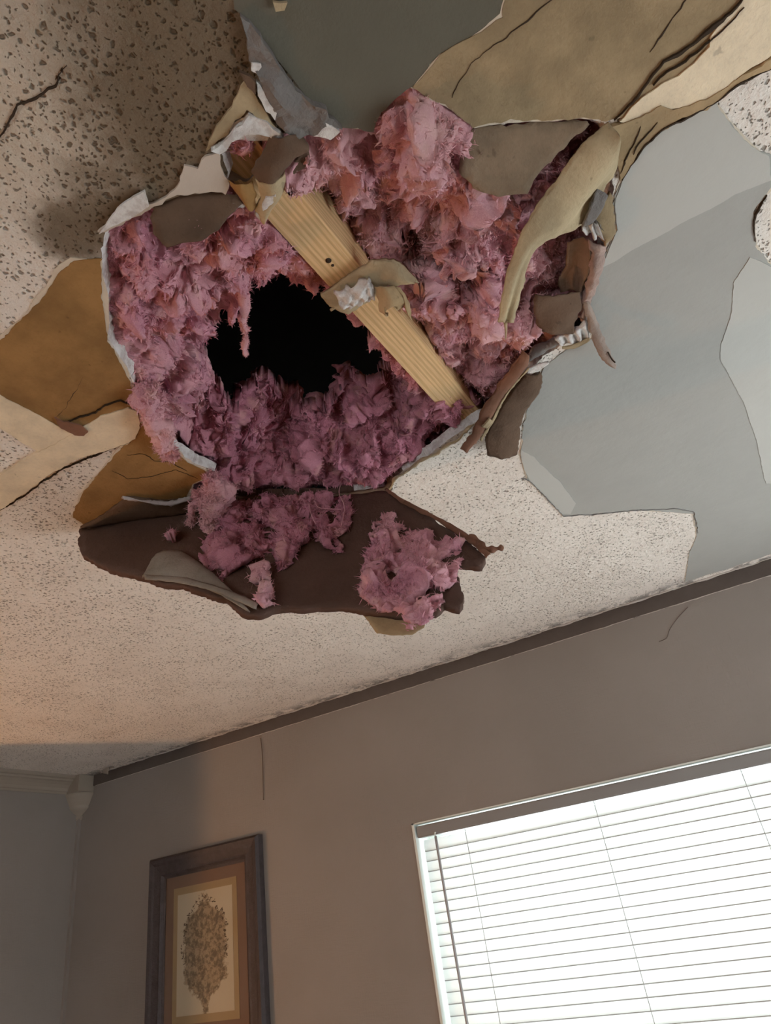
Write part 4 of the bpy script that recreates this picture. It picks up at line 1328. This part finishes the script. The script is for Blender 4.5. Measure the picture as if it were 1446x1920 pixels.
# right rim: broken edge, flaps, dangling strip
rs = loft('drywall_scrap', [cp(1146, 362, -.004), cp(1154, 402, -.006), cp(1154, 440, -.008), cp(1134, 460, -.006)], [cp(1112, 390, -.008), cp(1104, 418, -.012), cp(1126, 432, -.014), cp(1130, 452, -.010)], M_OLIVE, None, 24, 10, lambda s, t: .004 * np.sin(np.pi * t), .0030, .0022, 44)
tag(rs, 'tan broken drywall rim right of the paper curl', 'drywall scrap')
g_ = loft('gypsum_core', [cp(1090, 428, -.016), cp(1112, 420, -.018), cp(1128, 416, -.016)], [cp(1098, 436, -.014), cp(1120, 444, -.016), cp(1137, 450, -.012)], M_GYP, rs, 20, 8, lambda s, t: .004 * np.sin(s * 19), .004, .0026, 45)
g_ = loft('grey_skin', [cp(1120, 352, -.010), cp(1108, 386, -.015), cp(1092, 424, -.020)], [cp(1140, 366, -.010), cp(1128, 394, -.014), cp(1112, 420, -.018)], M_GREYWRAP, rs, 16, 8, None, .0020, .0014, 46)
rf = loft('paper_flap', [cp(1064, 458, .018), cp(1060, 497, .020), cp(1046, 524, .022), cp(1052, 548, .018)], [cp(1104, 452, .002), cp(1106, 490, .002), cp(1096, 530, .002), cp(1086, 552, .004)], mat_paper('brown_inner_paper', (.24, .17, .115)), None, 22, 10, lambda s, t: -.006 * np.sin(np.pi * t), .0016, .0018, 47)
tag(rf, 'brown paper flap folded up inside the right rim of the hole', 'torn paper')
br = loft('drywall_edge', [cp(1104, 450, .000), cp(1106, 490, .002), cp(1096, 540, .002), cp(1086, 578, .002), cp(1090, 604, 0)], [cp(1136, 458, -.002), cp(1134, 492, -.003), cp(1118, 540, -.003), cp(1104, 570, -.004), cp(1104, 600, -.004)], plain('purplish_broken_board', (.42, .31, .27), .9, .45, 45, .003, 120), None, 40, 9,
          lambda s, t: .004 * np.sin(np.pi * t) + .002 * np.sin(s * 31), .0030, .0024, 48)
tag(br, 'ragged broken drywall edge along the right rim of the hole', 'drywall scrap')
o = loft('paper_flap', [cp(1004, 552, -.004), cp(1001, 575, -.006), cp(1010, 612, -.012), cp(1034, 628, -.016)], [cp(1088, 549, -.002), cp(1090, 578, -.006), cp(1080, 604, -.010), cp(1074, 624, -.012)], M_DARKPAPER, None, 26, 16, lambda s, t: .005 * np.sin(np.pi * t) + .002 * np.sin(s * 8 + t * 6), .0016, .0016, 49)
tag(o, 'square dark brown paper flap on the right rim below the folded flap', 'torn paper')
g_ = loft('gypsum_core', [cp(1040, 636, -.010), cp(1074, 624, -.012), cp(1100, 604, -.012)], [cp(1052, 650, -.008), cp(1084, 644, -.010), cp(1108, 632, -.010)], M_GYP, o, 24, 8, lambda s, t: .004 * np.sin(s * 23) * np.sin(t * 3), .004, .0026, 50)
g_ = loft('paper_lip', [cp(1054, 652, -.012), cp(1080, 646, -.013), cp(1106, 634, -.012)], [cp(1054, 656, -.011), cp(1082, 652, -.012), cp(1106, 639, -.011)], M_CURL, o, 20, 4, None, .0016, .0010, 51)
o = loft('paper_strip', [cp(1094, 566, -.006), cp(1104, 610, -.014), cp(1116, 650, -.024), cp(1126, 672, -.030), cp(1148, 690, -.036)], [cp(1107, 566, -.006), cp(1124, 612, -.014), cp(1136, 640, -.024), cp(1146, 660, -.030), cp(1154, 688, -.036)], plain('pinkish_grey_strip', (.36, .29, .25), .9, .4, 60, .002, 140), None, 36, 8, lambda s, t: .003 * np.sin(np.pi * t), .0018, .0020, 52)
tag(o, 'thin frayed paper strip dangling from the right rim against the grey plaster', 'torn paper')
tube('frayed_end', [cp(1140, 660, -.032), cp(1148, 674, -.036), cp(1154, 680, -.040)], .0009, M_CRACK, o, 5, 10)
o = loft('drywall_scrap', [cp(986, 672, .002), cp(1006, 648, .002), cp(1048, 634, -.004)], [cp(992, 680, .000), cp(1024, 660, -.004), cp(1050, 644, -.006)], M_GREYWRAP, None, 22, 7, lambda s, t: .004 * np.sin(np.pi * t), .003, .0022, 53)
tag(o, 'purple-grey crumbled drywall piece above the brown scraps on the right', 'drywall scrap')
o = loft('paper_strip', [cp(980, 656, -.010), cp(970, 674, -.012), cp(934, 724, -.014), cp(900, 778, -.014), cp(884, 812, -.016), cp(864, 842, -.018)], [cp(990, 664, -.008), cp(989, 688, -.010), cp(946, 742, -.010), cp(920, 790, -.010), cp(904, 814, -.014), cp(880, 843, -.016)], M_RUST, None, 44, 10, lambda s, t: .006 * np.sin(np.pi * t), .0014, .0020, 54)
tag(o, 'reddish-brown torn paper strip leaning along the lower right rim', 'torn paper')
g_ = loft('pale_torn_edge', [cp(990, 690, -.014), cp(946, 744, -.016), cp(922, 790, -.018), cp(900, 826, -.020)], [cp(993, 690, -.014), cp(949, 746, -.016), cp(926, 791, -.018), cp(903, 828, -.020)], M_CURL, o, 30, 4, None, .0016, .0012, 55)
g_ = loft('gypsum_bit', [cp(904, 800, -.020), cp(918, 786, -.022)], [cp(914, 804, -.020), cp(924, 790, -.021)], M_CURL, o, 8, 5, None, .003, .0014, 56)
o = loft('paper_flap', [cp(984, 698, -.006), cp(950, 744, -.010), cp(928, 786, -.014), cp(912, 824, -.018), cp(914, 854, -.022)], [cp(1014, 700, -.004), cp(1014, 726, -.004), cp(984, 776, -.010), cp(976, 814, -.016), cp(970, 850, -.022)], M_DARKPAPER, None, 34, 14, lambda s, t: .007 * np.sin(np.pi * t) + .002 * np.sin(s * 7), .0018, .0018, 57)
tag(o, 'wide brown paper flap hanging lowest at the lower right rim', 'torn paper')
g_ = loft('white_torn_tip', [cp(990, 690, -.008), cp(1010, 684, -.010), cp(1030, 680, -.012)], [cp(988, 700, -.008), cp(1008, 697, -.010), cp(1028, 684, -.012)], M_GYP, o, 14, 5, None, .002, .0016, 58)
# paper lip at the far right rim (below the joist end)
o = loft('drywall_edge', [cp(890, 790, .004), cp(850, 822, .006), cp(800, 852, .006), cp(748, 888, .006), cp(724, 918, .004)], [cp(884, 800, -.004), cp(846, 832, -.005), cp(802, 858, -.006), cp(750, 892, -.006), cp(726, 922, -.005)], M_CURL, None, 50, 6, lambda s, t: .003 * np.sin(s * 25) * np.sin(t * 3), .0020, .0022, 59)
tag(o, 'pale ragged board edge between the joist end and the hanging board', 'drywall scrap')
